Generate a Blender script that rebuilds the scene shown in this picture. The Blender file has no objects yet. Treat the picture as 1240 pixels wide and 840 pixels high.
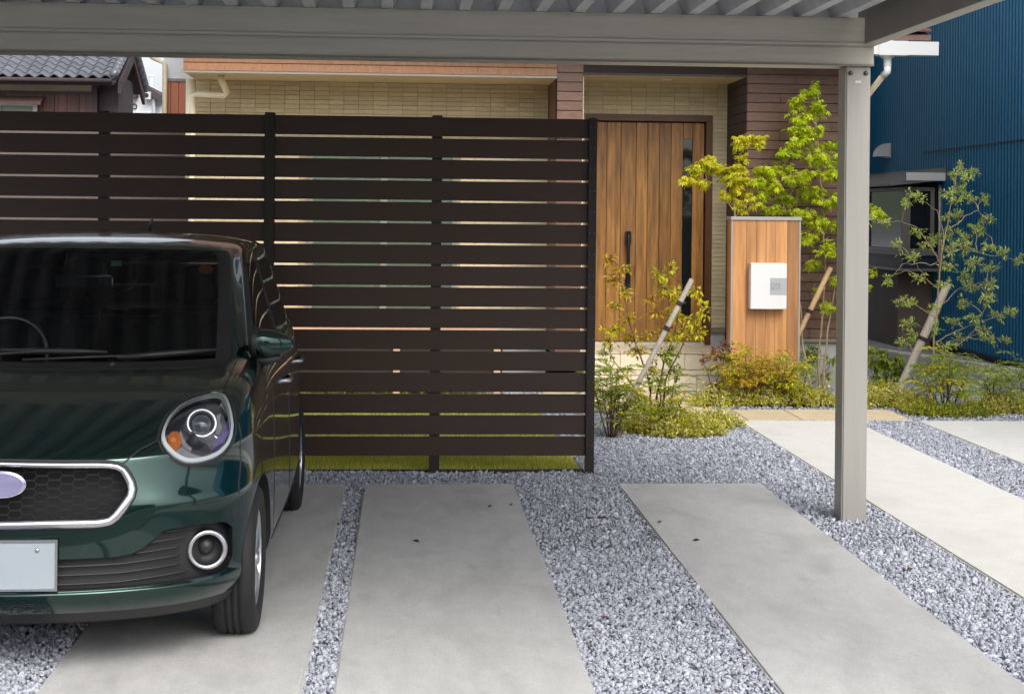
import bpy, bmesh, math, random
import numpy as np
from mathutils import Vector, Matrix, noise as mnoise
from mathutils.bvhtree import BVHTree
from mathutils.geometry import tessellate_polygon
R = math.radians
random.seed(7)
RNG = np.random.default_rng(11)
S = bpy.context.scene
C = S.collection

# ------------------------------------------------------------ camera, light, exposure
F_PX, PPX, PPY, YAW, ROLL, EYE = 1900.0, 620.0, 259.0, math.atan(130 / 1900.0), 0.010, 1.63
cd = bpy.data.cameras.new('camera')
cd.sensor_fit = 'HORIZONTAL'; cd.sensor_width = 36.0
cd.lens = 36.0 * F_PX / 1240.0
cd.shift_x = 0.0; cd.shift_y = -(420.0 - PPY) / 1240.0
cd.clip_start = 0.05; cd.clip_end = 3000.0
cam = bpy.data.objects.new('camera', cd); C.objects.link(cam)
cam.matrix_world = Matrix.Translation((0, 0, EYE)) @ Matrix.Rotation(-YAW, 4, 'Z') @ Matrix.Rotation(R(90), 4, 'X') @ Matrix.Rotation(ROLL, 4, 'Z')
S.camera = cam

SUN_EL, SUN_AZ = R(46), R(160)          # azimuth clockwise from +Y (north): light from behind right of the camera
w = bpy.data.worlds.new('World'); S.world = w; w.use_nodes = True
nt = w.node_tree; nt.nodes.clear()
sky = nt.nodes.new('ShaderNodeTexSky'); sky.sky_type = 'NISHITA'; sky.sun_disc = False
sky.sun_elevation = SUN_EL; sky.sun_rotation = SUN_AZ
sky.air_density = 1.0; sky.dust_density = 4.0; sky.ozone_density = 1.0
hs = nt.nodes.new('ShaderNodeHueSaturation'); hs.inputs['Saturation'].default_value = 0.30
bg = nt.nodes.new('ShaderNodeBackground'); bg.inputs['Strength'].default_value = 0.15
wo = nt.nodes.new('ShaderNodeOutputWorld')
nt.links.new(sky.outputs[0], hs.inputs['Color']); nt.links.new(hs.outputs[0], bg.inputs[0]); nt.links.new(bg.outputs[0], wo.inputs[0])
sl = bpy.data.lights.new('sun', 'SUN'); sl.energy = 0.8; sl.angle = R(40); sl.color = (1.0, 0.97, 0.93)
sun = bpy.data.objects.new('sun', sl); C.objects.link(sun)
_d = Vector((math.sin(SUN_AZ) * math.cos(SUN_EL), math.cos(SUN_AZ) * math.cos(SUN_EL), math.sin(SUN_EL)))
sun.rotation_euler = _d.to_track_quat('Z', 'Y').to_euler()
S.view_settings.view_transform = 'Standard'; S.view_settings.look = 'None'
S.view_settings.exposure = 0.95; S.view_settings.gamma = 1.0
S.view_settings.use_curve_mapping = False
S.render.engine = 'CYCLES'
S.cycles.max_bounces = 10; S.cycles.transparent_max_bounces = 24

# ------------------------------------------------------------ pixel <-> world
def ray(u, v):
    du, dv = u - PPX, v - PPY
    u0 = du + ROLL * dv; v0 = dv - ROLL * du
    xc, zc = u0 / F_PX, -v0 / F_PX
    return Vector((xc * math.cos(YAW) + math.sin(YAW), -xc * math.sin(YAW) + math.cos(YAW), zc))
def gnd(u, v, z=0.0):
    r = ray(u, v); t = (z - EYE) / r.z
    return Vector((r.x * t, r.y * t, z))
def onY(u, v, Y):
    r = ray(u, v); t = Y / r.y
    return Vector((r.x * t, Y, EYE + r.z * t))
def onX(u, v, X):
    r = ray(u, v); t = X / r.x
    return Vector((X, r.y * t, EYE + r.z * t))

# ------------------------------------------------------------ materials
def lin(r, g, b):
    f = lambda c: (c / 255 / 12.92) if c / 255 <= 0.04045 else ((c / 255 + 0.055) / 1.055) ** 2.4
    return (f(r), f(g), f(b))
def mat(name, col, rough=0.6, metal=0.0, var=0.0, vscale=6.0, col2=None, stretch=(1, 1, 1), bump=0.0, bscale=80.0,
        coat=0.0, spec=0.5, per_obj=0.0, tint=False, trans=0.0, rvar=0.0, detail=5.0, stain=None, stain2=None, grain=0.0):
    """principled surface: colour mottling by noise, per-piece variation, fine relief"""
    m = bpy.data.materials.new(name); m.use_nodes = True
    t = m.node_tree; n = t.nodes; L = t.links
    b = n['Principled BSDF']
    b.inputs['Roughness'].default_value = rough; b.inputs['Metallic'].default_value = metal
    b.inputs['Coat Weight'].default_value = coat; b.inputs['Coat Roughness'].default_value = 0.03
    b.inputs['Specular IOR Level'].default_value = spec
    tc = n.new('ShaderNodeTexCoord'); oi = n.new('ShaderNodeObjectInfo')
    off = n.new('ShaderNodeVectorMath'); off.operation = 'MULTIPLY_ADD'
    mul = n.new('ShaderNodeMath'); mul.operation = 'MULTIPLY'; mul.inputs[1].default_value = 37.0
    L.new(oi.outputs['Random'], mul.inputs[0])
    cmb = n.new('ShaderNodeCombineXYZ')
    for k in range(3): L.new(mul.outputs[0], cmb.inputs[k])
    off.inputs[1].default_value = stretch
    L.new(tc.outputs['Object'], off.inputs[0]); L.new(cmb.outputs[0], off.inputs[2])
    vec = off.outputs[0]
    colsock = None
    if var or col2:
        nz = n.new('ShaderNodeTexNoise'); nz.inputs['Scale'].default_value = vscale; nz.inputs['Detail'].default_value = detail
        nz.inputs['Roughness'].default_value = 0.6
        L.new(vec, nz.inputs['Vector'])
        cr = n.new('ShaderNodeValToRGB'); cr.color_ramp.elements[0].position = 0.32; cr.color_ramp.elements[1].position = 0.68
        c2 = col2 if col2 else tuple(min(1, c * (1 + var)) for c in col)
        c1 = col if col2 else tuple(c * (1 - var) for c in col)
        cr.color_ramp.elements[0].color = (*c1, 1); cr.color_ramp.elements[1].color = (*c2, 1)
        L.new(nz.outputs['Fac'], cr.inputs[0]); colsock = cr.outputs[0]
        if rvar:
            mr = n.new('ShaderNodeMapRange'); mr.inputs['To Min'].default_value = rough - rvar; mr.inputs['To Max'].default_value = rough + rvar
            L.new(nz.outputs['Fac'], mr.inputs['Value']); L.new(mr.outputs[0], b.inputs['Roughness'])
    else:
        rg = n.new('ShaderNodeRGB'); rg.outputs[0].default_value = (*col, 1); colsock = rg.outputs[0]
    for stain in [q for q in (stain, stain2) if q]:   # (scale, low, factor): dirt with a shape of its own
        z2 = n.new('ShaderNodeTexNoise'); z2.inputs['Scale'].default_value = stain[0]; z2.inputs['Detail'].default_value = 7
        z2.inputs['Distortion'].default_value = 0.6
        L.new(vec, z2.inputs['Vector'])
        r2 = n.new('ShaderNodeMapRange'); r2.inputs['From Min'].default_value = stain[1]; r2.inputs['From Max'].default_value = stain[1] + 0.22
        r2.inputs['To Min'].default_value = 1.0; r2.inputs['To Max'].default_value = stain[2]
        L.new(z2.outputs['Fac'], r2.inputs['Value'])
        mm = n.new('ShaderNodeMix'); mm.data_type = 'RGBA'; mm.blend_type = 'MULTIPLY'; mm.inputs[0].default_value = 1
        L.new(colsock, mm.inputs[6]); L.new(r2.outputs[0], mm.inputs[7]); colsock = mm.outputs[2]
    if grain:                                   # fine speckle
        z3 = n.new('ShaderNodeTexNoise'); z3.inputs['Scale'].default_value = 110; z3.inputs['Detail'].default_value = 3
        L.new(tc.outputs['Object'], z3.inputs['Vector'])
        r3 = n.new('ShaderNodeMapRange'); r3.inputs['From Min'].default_value = 0.3; r3.inputs['From Max'].default_value = 0.7
        r3.inputs['To Min'].default_value = 1 - grain; r3.inputs['To Max'].default_value = 1 + grain
        L.new(z3.outputs['Fac'], r3.inputs['Value'])
        m3 = n.new('ShaderNodeMix'); m3.data_type = 'RGBA'; m3.blend_type = 'MULTIPLY'; m3.inputs[0].default_value = 1
        L.new(colsock, m3.inputs[6]); L.new(r3.outputs[0], m3.inputs[7]); colsock = m3.outputs[2]
    if per_obj or tint:
        hv = n.new('ShaderNodeHueSaturation'); mr = n.new('ShaderNodeMapRange')
        if tint:
            at = n.new('ShaderNodeAttribute'); at.attribute_name = 'tint'; src = at.outputs['Fac']
        else:
            src = oi.outputs['Random']
        k = per_obj if per_obj else 0.45
        mr.inputs['To Min'].default_value = 1 - k; mr.inputs['To Max'].default_value = 1 + k
        L.new(src, mr.inputs['Value']); L.new(mr.outputs[0], hv.inputs['Value']); L.new(colsock, hv.inputs['Color'])
        colsock = hv.outputs[0]
    L.new(colsock, b.inputs['Base Color'])
    if bump:
        bn = n.new('ShaderNodeTexNoise'); bn.inputs['Scale'].default_value = bscale; bn.inputs['Detail'].default_value = 6
        L.new(vec, bn.inputs['Vector'])
        bp = n.new('ShaderNodeBump'); bp.inputs['Strength'].default_value = bump; bp.inputs['Distance'].default_value = 0.01
        L.new(bn.outputs['Fac'], bp.inputs['Height']); L.new(bp.outputs[0], b.inputs['Normal'])
    if trans:
        tr = n.new('ShaderNodeBsdfTranslucent'); L.new(colsock, tr.inputs['Color'])
        mx = n.new('ShaderNodeMixShader'); mx.inputs[0].default_value = trans
        L.new(b.outputs[0], mx.inputs[1]); L.new(tr.outputs[0], mx.inputs[2]); L.new(mx.outputs[0], n['Material Output'].inputs[0])
    return m
def glass(name, tintc, ior=1.5, rough=0.0):
    m = bpy.data.materials.new(name); m.use_nodes = True
    t = m.node_tree; n = t.nodes; L = t.links; n.remove(n['Principled BSDF'])
    tr = n.new('ShaderNodeBsdfTransparent'); tr.inputs[0].default_value = (*tintc, 1)
    gl = n.new('ShaderNodeBsdfGlossy'); gl.inputs['Roughness'].default_value = rough
    fr = n.new('ShaderNodeFresnel'); fr.inputs[0].default_value = ior
    mx = n.new('ShaderNodeMixShader'); L.new(fr.outputs[0], mx.inputs[0]); L.new(tr.outputs[0], mx.inputs[1]); L.new(gl.outputs[0], mx.inputs[2])
    L.new(mx.outputs[0], n['Material Output'].inputs[0])
    return m
def leafmat(name, c1, c2, trans=0.35):
    return mat(name, c1, 0.45, var=0.1, col2=c2, vscale=5.0, tint=True, per_obj=0.38, trans=trans, spec=0.35)
M = {}
M['gravel_bed'] = mat('gravel_bed', (0.24, 0.245, 0.265), 0.9, var=0.5, vscale=45, bump=0.8, bscale=60)
M['stone'] = mat('stone', lin(164, 167, 177), 0.8, tint=True, per_obj=0.42, var=0.12, vscale=30, bump=0.3, bscale=120)
M['concrete'] = mat('concrete', lin(181, 180, 178), 0.82, var=0.07, vscale=7, bump=0.14, bscale=150, stain=(1.3, 0.50, 0.80), stain2=(5.5, 0.58, 0.84), detail=10, stretch=(1.6, 0.7, 1), grain=0.09)
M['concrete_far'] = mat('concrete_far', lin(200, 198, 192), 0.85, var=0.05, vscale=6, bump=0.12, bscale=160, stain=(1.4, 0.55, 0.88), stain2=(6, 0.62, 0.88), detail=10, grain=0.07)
M['flag'] = mat('flag', lin(196, 178, 146), 0.75, var=0.10, vscale=7, bump=0.15, bscale=60, per_obj=0.06)
M['tile_step'] = mat('tile_step', lin(205, 193, 170), 0.55, var=0.05, vscale=12, per_obj=0.05, bump=0.05)
M['soil'] = mat('soil', (0.05, 0.045, 0.035), 0.95, var=0.4, vscale=12, bump=0.6)
M['lawn'] = mat('lawn', (0.16, 0.18, 0.04), 0.9, var=0.3, vscale=9, bump=0.5)
M['grass'] = mat('grass', (0.44, 0.46, 0.04), 0.6, tint=True, per_obj=0.35, col2=(0.56, 0.52, 0.10), vscale=1.5, trans=0.3)
M['alu'] = mat('alu', lin(190, 186, 173), 0.45, 0.25, var=0.07, vscale=5, stretch=(0.4, 6, 6), bump=0.02, bscale=60)
M['alu_post'] = mat('alu_post', lin(160, 157, 151), 0.40, 0.3, var=0.04, vscale=6, stretch=(12, 12, 0.4))
M['alu_dark'] = mat('alu_dark', lin(136, 131, 123), 0.45, 0.3, var=0.06, vscale=6)
M['galv'] = mat('galv', lin(224, 225, 228), 0.38, 0.5, var=0.10, vscale=9)
M['fence'] = mat('fence', lin(60, 45, 38), 0.42, 0.2, var=0.06, vscale=10, stretch=(0.3, 4, 6), per_obj=0.05)
M['fence_post'] = mat('fence_post', lin(40, 32, 30), 0.45, 0.2)
M['black_plastic'] = mat('black_plastic', (0.012, 0.012, 0.013), 0.5, var=0.2, vscale=40)
M['beige_tile'] = mat('beige_tile', lin(200, 185, 152), 0.6, var=0.08, vscale=20, per_obj=0.10, stretch=(1, 1, 6), bump=0.15, bscale=30)
M['beige_grout'] = mat('beige_grout', lin(166, 150, 120), 0.85, var=0.08, vscale=12)
M['soffit'] = mat('soffit', lin(200, 184, 152), 0.7, var=0.03, vscale=3)
M['brown_plank'] = mat('brown_plank', lin(104, 75, 60), 0.5, var=0.16, vscale=5, stretch=(2, 1, 7), per_obj=0.16, bump=0.2, bscale=18)
M['brown_back'] = mat('brown_back', lin(48, 33, 28), 0.8)
M['fascia'] = mat('fascia', lin(142, 100, 70), 0.5, var=0.18, vscale=7, stretch=(6, 1, 2), per_obj=0.08)
M['door_wood'] = mat('door_wood', lin(114, 76, 32), 0.45, col2=lin(172, 122, 60), vscale=5, stretch=(6, 6, 0.5), per_obj=0.22, bump=0.1, bscale=25, detail=7, stain=(2.2, 0.56, 0.55), stain2=(1.0, 0.5, 0.8))
M['door_frame'] = mat('door_frame', lin(96, 60, 36), 0.45, var=0.1, vscale=6, stretch=(4, 4, 0.6))
M['pillar_wood'] = mat('pillar_wood', lin(150, 101, 56), 0.5, col2=lin(190, 138, 86), vscale=5, stretch=(4, 4, 0.25), per_obj=0.30, bump=0.06, bscale=30, detail=7)
M['black_metal'] = mat('black_metal', (0.015, 0.015, 0.017), 0.35, 0.3)
M['white_box'] = mat('white_box', (0.66, 0.66, 0.65), 0.35)
M['label_grey'] = mat('label_grey', lin(170, 172, 176), 0.4, 0.3)
M['ink_grey'] = mat('ink_grey', lin(128, 130, 134), 0.5)
M['white_pvc'] = mat('white_pvc', (0.62, 0.63, 0.62), 0.35)
M['cream_pvc'] = mat('cream_pvc', lin(226, 214, 186), 0.4)
M['foundation'] = mat('foundation', lin(176, 176, 174), 0.85, var=0.05, vscale=5, bump=0.1)
M['kerb'] = mat('kerb', lin(172, 171, 166), 0.85, var=0.09, vscale=4, bump=0.2, stain=(2.0, 0.55, 0.75))
M['roof_tile'] = mat('roof_tile', lin(116, 84, 78), 0.6, var=0.15, vscale=8, per_obj=0.15)
M['kawara'] = mat('kawara', lin(96, 98, 106), 0.28, var=0.2, vscale=8, per_obj=0.25, spec=0.8)
M['old_wood'] = mat('old_wood', lin(96, 66, 58), 0.8, col2=lin(62, 46, 44), vscale=3, stretch=(8, 8, 0.4), per_obj=0.2)
M['old_dark'] = mat('old_dark', lin(66, 54, 56), 0.8, var=0.1, vscale=4)
M['old_plaster'] = mat('old_plaster', lin(196, 176, 150), 0.85, var=0.08, vscale=2, stain=(0.7, 0.5, 0.7))
M['white_wall'] = mat('white_wall', lin(222, 224, 226), 0.8, var=0.03, vscale=2)
M['terracotta'] = mat('terracotta', lin(190, 120, 92), 0.7, var=0.05, vscale=3, per_obj=0.05)
M['blue_metal'] = mat('blue_metal', lin(30, 112, 152), 0.42, 0.1, var=0.06, vscale=0.8, spec=0.5)
M['blue_dark'] = mat('blue_dark', lin(16, 40, 62), 0.5, 0.1)
M['umber_panel'] = mat('umber_panel', lin(96, 84, 76), 0.7, var=0.08, vscale=3)
M['bronze_frame'] = mat('bronze_frame', lin(122, 117, 112), 0.45, 0.4)
M['grey_hood'] = mat('grey_hood', lin(190, 190, 190), 0.4, 0.3)
M['bark'] = mat('bark', lin(158, 136, 106), 0.85, var=0.25, vscale=14, stretch=(1, 1, 0.4), bump=0.4)
M['bark_dark'] = mat('bark_dark', lin(92, 70, 52), 0.85, var=0.25, vscale=20, bump=0.3)
M['stake_wood'] = mat('stake_wood', lin(172, 162, 150), 0.8, var=0.14, vscale=6, stretch=(4, 4, 0.8), bump=0.2)
M['stake_bamboo'] = mat('stake_bamboo', lin(182, 150, 110), 0.6, var=0.2, vscale=6, stretch=(4, 4, 0.6))
M['rope'] = mat('rope', lin(58, 46, 38), 0.9, bump=0.5, bscale=200)
M['leaf_maple'] = leafmat('leaf_maple', (0.40, 0.52, 0.012), (0.64, 0.68, 0.03), 0.52)
M['leaf_lime'] = leafmat('leaf_lime', (0.50, 0.52, 0.02), (0.72, 0.64, 0.04), 0.5)
M['leaf_gold'] = leafmat('leaf_gold', (0.58, 0.32, 0.03), (0.58, 0.52, 0.05), 0.45)
M['leaf_green'] = leafmat('leaf_green', (0.20, 0.30, 0.03), (0.42, 0.47, 0.06), 0.42)
M['leaf_cover'] = leafmat('leaf_cover', (0.55, 0.53, 0.10), (0.78, 0.73, 0.32), 0.4)
M['leaf_olive'] = leafmat('leaf_olive', (0.36, 0.50, 0.08), (0.64, 0.72, 0.20), 0.5)
M['leaf_red'] = leafmat('leaf_red', (0.13, 0.03, 0.03), (0.20, 0.09, 0.05), 0.3)
M['leaf_dead'] = mat('leaf_dead', lin(92, 64, 46), 0.8, per_obj=0.4)
M['glass_house'] = glass('glass_house', (0.93, 0.96, 0.95))
M['curtain'] = mat('curtain', lin(150, 160, 140), 0.9, var=0.05, vscale=10, stretch=(8, 1, 0.3))
M['deck'] = mat('deck', lin(196, 156, 122), 0.65, var=0.12, vscale=6, stretch=(0.5, 6, 6), per_obj=0.12)
M['dark_room'] = mat('dark_room', (0.03, 0.03, 0.03), 0.9)

# ------------------------------------------------------------ mesh builder
WL = {}
class MB:
    def __init__(s): s.v = []; s.f = []; s.t = []
    def add(s, vs, fs, tint=None):
        o = len(s.v); s.v += [tuple(p) for p in vs]; s.f += [tuple(i + o for i in f) for f in fs]
        if tint is not None: s.t += [tint] * len(fs)
    def box(s, x0, y0, z0, x1, y1, z1):
        s.add([(x0, y0, z0), (x1, y0, z0), (x1, y1, z0), (x0, y1, z0), (x0, y0, z1), (x1, y0, z1), (x1, y1, z1), (x0, y1, z1)],
              [(0, 3, 2, 1), (4, 5, 6, 7), (0, 1, 5, 4), (1, 2, 6, 5), (2, 3, 7, 6), (3, 0, 4, 7)]); return s
    def tube(s, path, rad, n=8, cap=True):
        path = [Vector(p) for p in path]
        if not isinstance(rad, (list, tuple)): rad = [rad] * len(path)
        vs = []; fs = []; pu = None
        for i, p in enumerate(path):
            d = (path[min(i + 1, len(path) - 1)] - path[max(i - 1, 0)])
            if d.length < 1e-9: d = Vector((0, 0, 1))
            d.normalize()
            if pu is None:
                pu = d.orthogonal().normalized()
            else:
                pu = (pu - d * pu.dot(d))
                pu = pu.normalized() if pu.length > 1e-6 else d.orthogonal().normalized()
            q = d.cross(pu)
            for k in range(n):
                a = 2 * math.pi * k / n
                vs.append(p + (pu * math.cos(a) + q * math.sin(a)) * rad[i])
        for i in range(len(path) - 1):
            for k in range(n):
                fs.append((i * n + k, i * n + (k + 1) % n, (i + 1) * n + (k + 1) % n, (i + 1) * n + k))
        if cap:
            fs.append(tuple(range(n - 1, -1, -1))); fs.append(tuple((len(path) - 1) * n + k for k in range(n)))
        s.add(vs, fs); return s
    def loop_tube(s, path, rad, n=8):
        """closed ring tube"""
        path = [Vector(p) for p in path]; m = len(path); vs = []; fs = []
        ctr = sum(path, Vector()) / m
        nrm = Vector()
        for i in range(m): nrm += (path[i] - ctr).cross(path[(i + 1) % m] - ctr)
        nrm.normalize()
        for i in range(m):
            d = (path[(i + 1) % m] - path[i - 1]).normalized()
            q = d.cross(nrm).normalized(); u = q.cross(d)
            r = rad[i] if isinstance(rad, (list, tuple)) else rad
            for k in range(n):
                a = 2 * math.pi * k / n; vs.append(path[i] + (q * math.cos(a) + u * math.sin(a)) * r)
        for i in range(m):
            j = (i + 1) % m
            for k in range(n): fs.append((i * n + k, i * n + (k + 1) % n, j * n + (k + 1) % n, j * n + k))
        s.add(vs, fs); return s
    def lathe(s, prof, origin, axis, n=24):
        """prof: list of (radius, height along axis)"""
        ax = Vector(axis).normalized(); u = ax.orthogonal().normalized(); q = ax.cross(u); o = Vector(origin)
        vs = []; fs = []
        for r, h in prof:
            for k in range(n):
                a = 2 * math.pi * k / n; vs.append(o + ax * h + (u * math.cos(a) + q * math.sin(a)) * r)
        for i in range(len(prof) - 1):
            for k in range(n): fs.append((i * n + k, i * n + (k + 1) % n, (i + 1) * n + (k + 1) % n, (i + 1) * n + k))
        s.add(vs, fs); return s
    def prism(s, pts, d):
        """closed prism: polygon pts extruded by vector d"""
        pts = [Vector(p) for p in pts]; d = Vector(d); n = len(pts)
        tri = tessellate_polygon([pts])
        vs = pts + [p + d for p in pts]
        fs = [tuple(t) for t in tri] + [tuple(i + n for i in reversed(t)) for t in tri] + [(i, i + n, (i + 1) % n + n, (i + 1) % n) for i in range(n)]
        s.add(vs, fs); return s
    def build(s, name, m, parent=None, loc=None, smooth=False, bevel=0.0, seg=2, auto=None):
        me = bpy.data.meshes.new(name)
        p0 = WL.get(parent.name, Vector()) if parent else Vector()
        if loc is None: loc = p0
        loc = Vector(loc)
        me.from_pydata([(x - loc.x, y - loc.y, z - loc.z) for x, y, z in s.v], [], s.f)
        if s.t:
            a = me.attributes.new('tint', 'FLOAT', 'FACE'); a.data.foreach_set('value', s.t)
        bm = bmesh.new(); bm.from_mesh(me)
        if not s.t: bmesh.ops.recalc_face_normals(bm, faces=bm.faces)
        if bevel: bmesh.ops.bevel(bm, geom=bm.edges[:], offset=bevel, segments=seg, affect='EDGES', clamp_overlap=True)
        bm.to_mesh(me); bm.free()
        if smooth: me.shade_smooth()
        if auto and hasattr(me, 'set_sharp_from_angle'):
            me.shade_smooth(); me.set_sharp_from_angle(angle=R(auto))
        me.materials.append(M[m] if isinstance(m, str) else m)
        o = bpy.data.objects.new(name, me); C.objects.link(o)
        o.location = loc - p0
        if parent: o.parent = parent
        WL[o.name] = loc
        return o
def empty(name, loc, label, cat, group=None):
    o = bpy.data.objects.new(name, None); C.objects.link(o); o.location = loc; o.empty_display_size = 0.2
    WL[o.name] = Vector(loc); return tag(o, label, cat, group)
def tag(o, label, cat, group=None):
    o['label'] = label; o['category'] = cat
    if group: o['group'] = group
    return o
def structure(o): o['kind'] = 'structure'; return o
def stuff(o): o['kind'] = 'stuff'; return o
def piece(proto, name, parent, loc, scale=(1, 1, 1)):
    """another object sharing mesh data; loc is a world position"""
    o = bpy.data.objects.new(name, proto); C.objects.link(o)
    o.location = Vector(loc) - WL[parent.name]; o.scale = scale; o.parent = parent; WL[o.name] = Vector(loc)
    return o
def protomesh(mb, m, bevel=0.0, auto=None):
    o = mb.build('proto', m, None, (0, 0, 0), bevel=bevel, auto=auto); me = o.data
    bpy.data.objects.remove(o); return me
def subset(o): return o

# ============================================================ THE GROUND
mb = MB(); mb.add([(-600, -600, -0.03), (600, -600, -0.03), (600, 900, -0.03), (-600, 900, -0.03)], [(0, 1, 2, 3)])
structure(mb.build('ground', 'gravel_bed'))
# street on the camera's side
mb = MB(); mb.box(-60, -7.5, -0.029, 60, 2.6, -0.012)
M['asphalt'] = mat('asphalt', (0.10, 0.10, 0.10), 0.9, var=0.15, vscale=20, bump=0.3, bscale=150)
structure(mb.build('road', 'asphalt'))
def slab(x0, y0, x1, y1, m='concrete', top=0.012):
    mb = MB(); mb.box(x0, y0, -0.06, x1, y1, top)
    return structure(mb.build('driveway_slab', m, None, ((x0 + x1) / 2, (y0 + y1) / 2, 0), bevel=0.008))
SLABS = [(-1.222, 2.6, -0.33, 9.40), (-0.225, 2.6, 0.668, 9.395), (1.295, 2.6, 2.174, 9.40), (2.655, 2.6, 3.59, 12.28), (4.10, 2.6, 5.05, 12.28)]
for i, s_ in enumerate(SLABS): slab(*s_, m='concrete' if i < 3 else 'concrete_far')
# flagstone approach in front of the steps: separate flags with joints
PAV = structure(MB().box(1.25, 13.06, -0.05, 2.62, 14.45, -0.006).build('paving', 'beige_grout', None, (2.2, 13.4, 0)))
def flags(x0, x1, y0, y1, nx, ny, skip=None):
    for i in range(nx):
        for j in range(ny):
            a, b = x0 + (x1 - x0) * i / nx, x0 + (x1 - x0) * (i + 1) / nx
            c, d = y0 + (y1 - y0) * j / ny, y0 + (y1 - y0) * (j + 1) / ny
            MB().box(a + .004, c + .004, -0.03, b - .004, d - .004, 0.006 + random.uniform(-.001, .001)).build('flagstone', 'flag', PAV, ((a + b) / 2, (c + d) / 2, 0), bevel=0.004)
flags(1.27, 2.62, 13.05, 14.42, 3, 3)
flags(2.3, 4.10, 12.36, 13.05, 4, 1)
# lawn behind the fence
LX0, LX1, LY0, LY1 = -6.0, 1.13, 9.93, 14.15
mb = MB(); mb.add([(LX0, LY0, 0.0), (LX1, LY0, 0.0), (LX1, LY1, 0.0), (LX0, LY1, 0.0)], [(0, 1, 2, 3)])
structure(mb.build('lawn', 'lawn'))
structure(MB().box(LX0, 9.905, -0.03, LX1 + .02, 9.93, 0.014).build('lawn_edging', 'black_plastic'))

# ------------------------------------------------------------ loose stones (one mass of crushed stone)
def mesh_np(name, V, Fc, m, tint):
    me = bpy.data.meshes.new(name)
    nv, nf, k = len(V), len(Fc), Fc.shape[1]
    me.vertices.add(nv); me.vertices.foreach_set('co', V.astype(np.float32).ravel())
    me.loops.add(nf * k); me.loops.foreach_set('vertex_index', Fc.astype(np.int32).ravel())
    me.polygons.add(nf); me.polygons.foreach_set('loop_start', np.arange(0, nf * k, k, dtype=np.int32))
    me.update(calc_edges=True)
    a = me.attributes.new('tint', 'FLOAT', 'FACE'); a.data.foreach_set('value', tint.astype(np.float32))
    me.materials.append(M[m]); o = bpy.data.objects.new(name, me); C.objects.link(o); return o
bm = bmesh.new(); bmesh.ops.create_icosphere(bm, subdivisions=1, radius=1.0)
ICO_V = np.array([v.co[:] for v in bm.verts]); ICO_F = np.array([[v.index for v in f.verts] for f in bm.faces]); bm.free()
OCT_V = np.array([[1, 0, 0], [-1, 0, 0], [0, 1, 0], [0, -1, 0], [0, 0, 1], [0, 0, -1]], float)
OCT_F = np.array([[0, 2, 4], [2, 1, 4], [1, 3, 4], [3, 0, 4], [2, 0, 5], [1, 2, 5], [3, 1, 5], [0, 3, 5]])
def stones(pts, size, bv, bf):
    n = len(pts)
    jit = bv[None] * (1 + RNG.uniform(-.38, .38, (n, len(bv), 3)))
    sc = size[:, None] * RNG.uniform(0.5, 1.35, (n, 3)) * np.array([1, 1, 0.6])
    q = RNG.normal(size=(n, 4)); q /= np.linalg.norm(q, axis=1)[:, None]
    a, b, c, d = q.T
    Rm = np.stack([np.stack([1 - 2 * (c * c + d * d), 2 * (b * c - a * d), 2 * (b * d + a * c)], -1),
                   np.stack([2 * (b * c + a * d), 1 - 2 * (b * b + d * d), 2 * (c * d - a * b)], -1),
                   np.stack([2 * (b * d - a * c), 2 * (c * d + a * b), 1 - 2 * (b * b + c * c)], -1)], 1)
    v = np.einsum('nij,nkj->nki', Rm, jit * sc[:, None, :]) + pts[:, None, :]
    V = v.reshape(-1, 3)
    Fc = (bf[None] + (np.arange(n) * len(bv))[:, None, None]).reshape(-1, 3)
    t = np.repeat(np.clip(RNG.normal(0.52, 0.24, n), 0, 1), len(bf))
    return V, Fc, t
def in_any(p, rects, pad=0.0):
    k = np.zeros(len(p), bool)
    for x0, y0, x1, y1 in rects: k |= (p[:, 0] > x0 - pad) & (p[:, 0] < x1 + pad) & (p[:, 1] > y0 - pad) & (p[:, 1] < y1 + pad)
    return k
def scatter(x0, y0, x1, y1, dens):
    n = int((x1 - x0) * (y1 - y0) * dens)
    return np.stack([RNG.uniform(x0, x1, n), RNG.uniform(y0, y1, n), np.zeros(n)], 1)
keep_out = SLABS + [(LX0, 9.90, LX1 + .03, LY1), (1.27, 13.03, 2.63, 14.6), (2.3, 12.34, 4.1, 13.07)]
near = np.concatenate([scatter(-2.9, 4.7, 3.9, 7.6, 8500)])
far = np.concatenate([scatter(-2.8, 7.6, 5.2, 12.4, 6300), scatter(0.9, 12.4, 6.6, 15.0, 2600), scatter(3.3, 15.0, 6.6, 18.0, 900)])
allv = []; allf = []; allt = []; o_ = 0
for pts, bv, bf in ((near, ICO_V, ICO_F), (far, OCT_V, OCT_F)):
    pts = pts[~in_any(pts, keep_out, -0.006)]
    # only where the photograph's wedge looks
    X, Y = pts[:, 0], pts[:, 1]
    u = X / Y
    pts = pts[(u > -0.38) & (u < 0.52)]
    size = np.clip(RNG.lognormal(-4.98, 0.40, len(pts)), 0.003, 0.021)
    if bv is OCT_V: size = size * 1.12
    pts[:, 2] = RNG.uniform(-0.009, 0.004, len(pts)) + 0.006 * np.sin(pts[:, 0] * 3.1) * np.cos(pts[:, 1] * 2.3)
    V, Fc, t = stones(pts, size, bv, bf)
    allv.append(V); allf.append(Fc + o_); allt.append(t); o_ += len(V)
g = stuff(mesh_np('gravel', np.concatenate(allv), np.concatenate(allf), 'stone', np.concatenate(allt)))
g['label'] = 'pale blue grey crushed stone gravel between the concrete slabs'; g['category'] = 'gravel'
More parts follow.
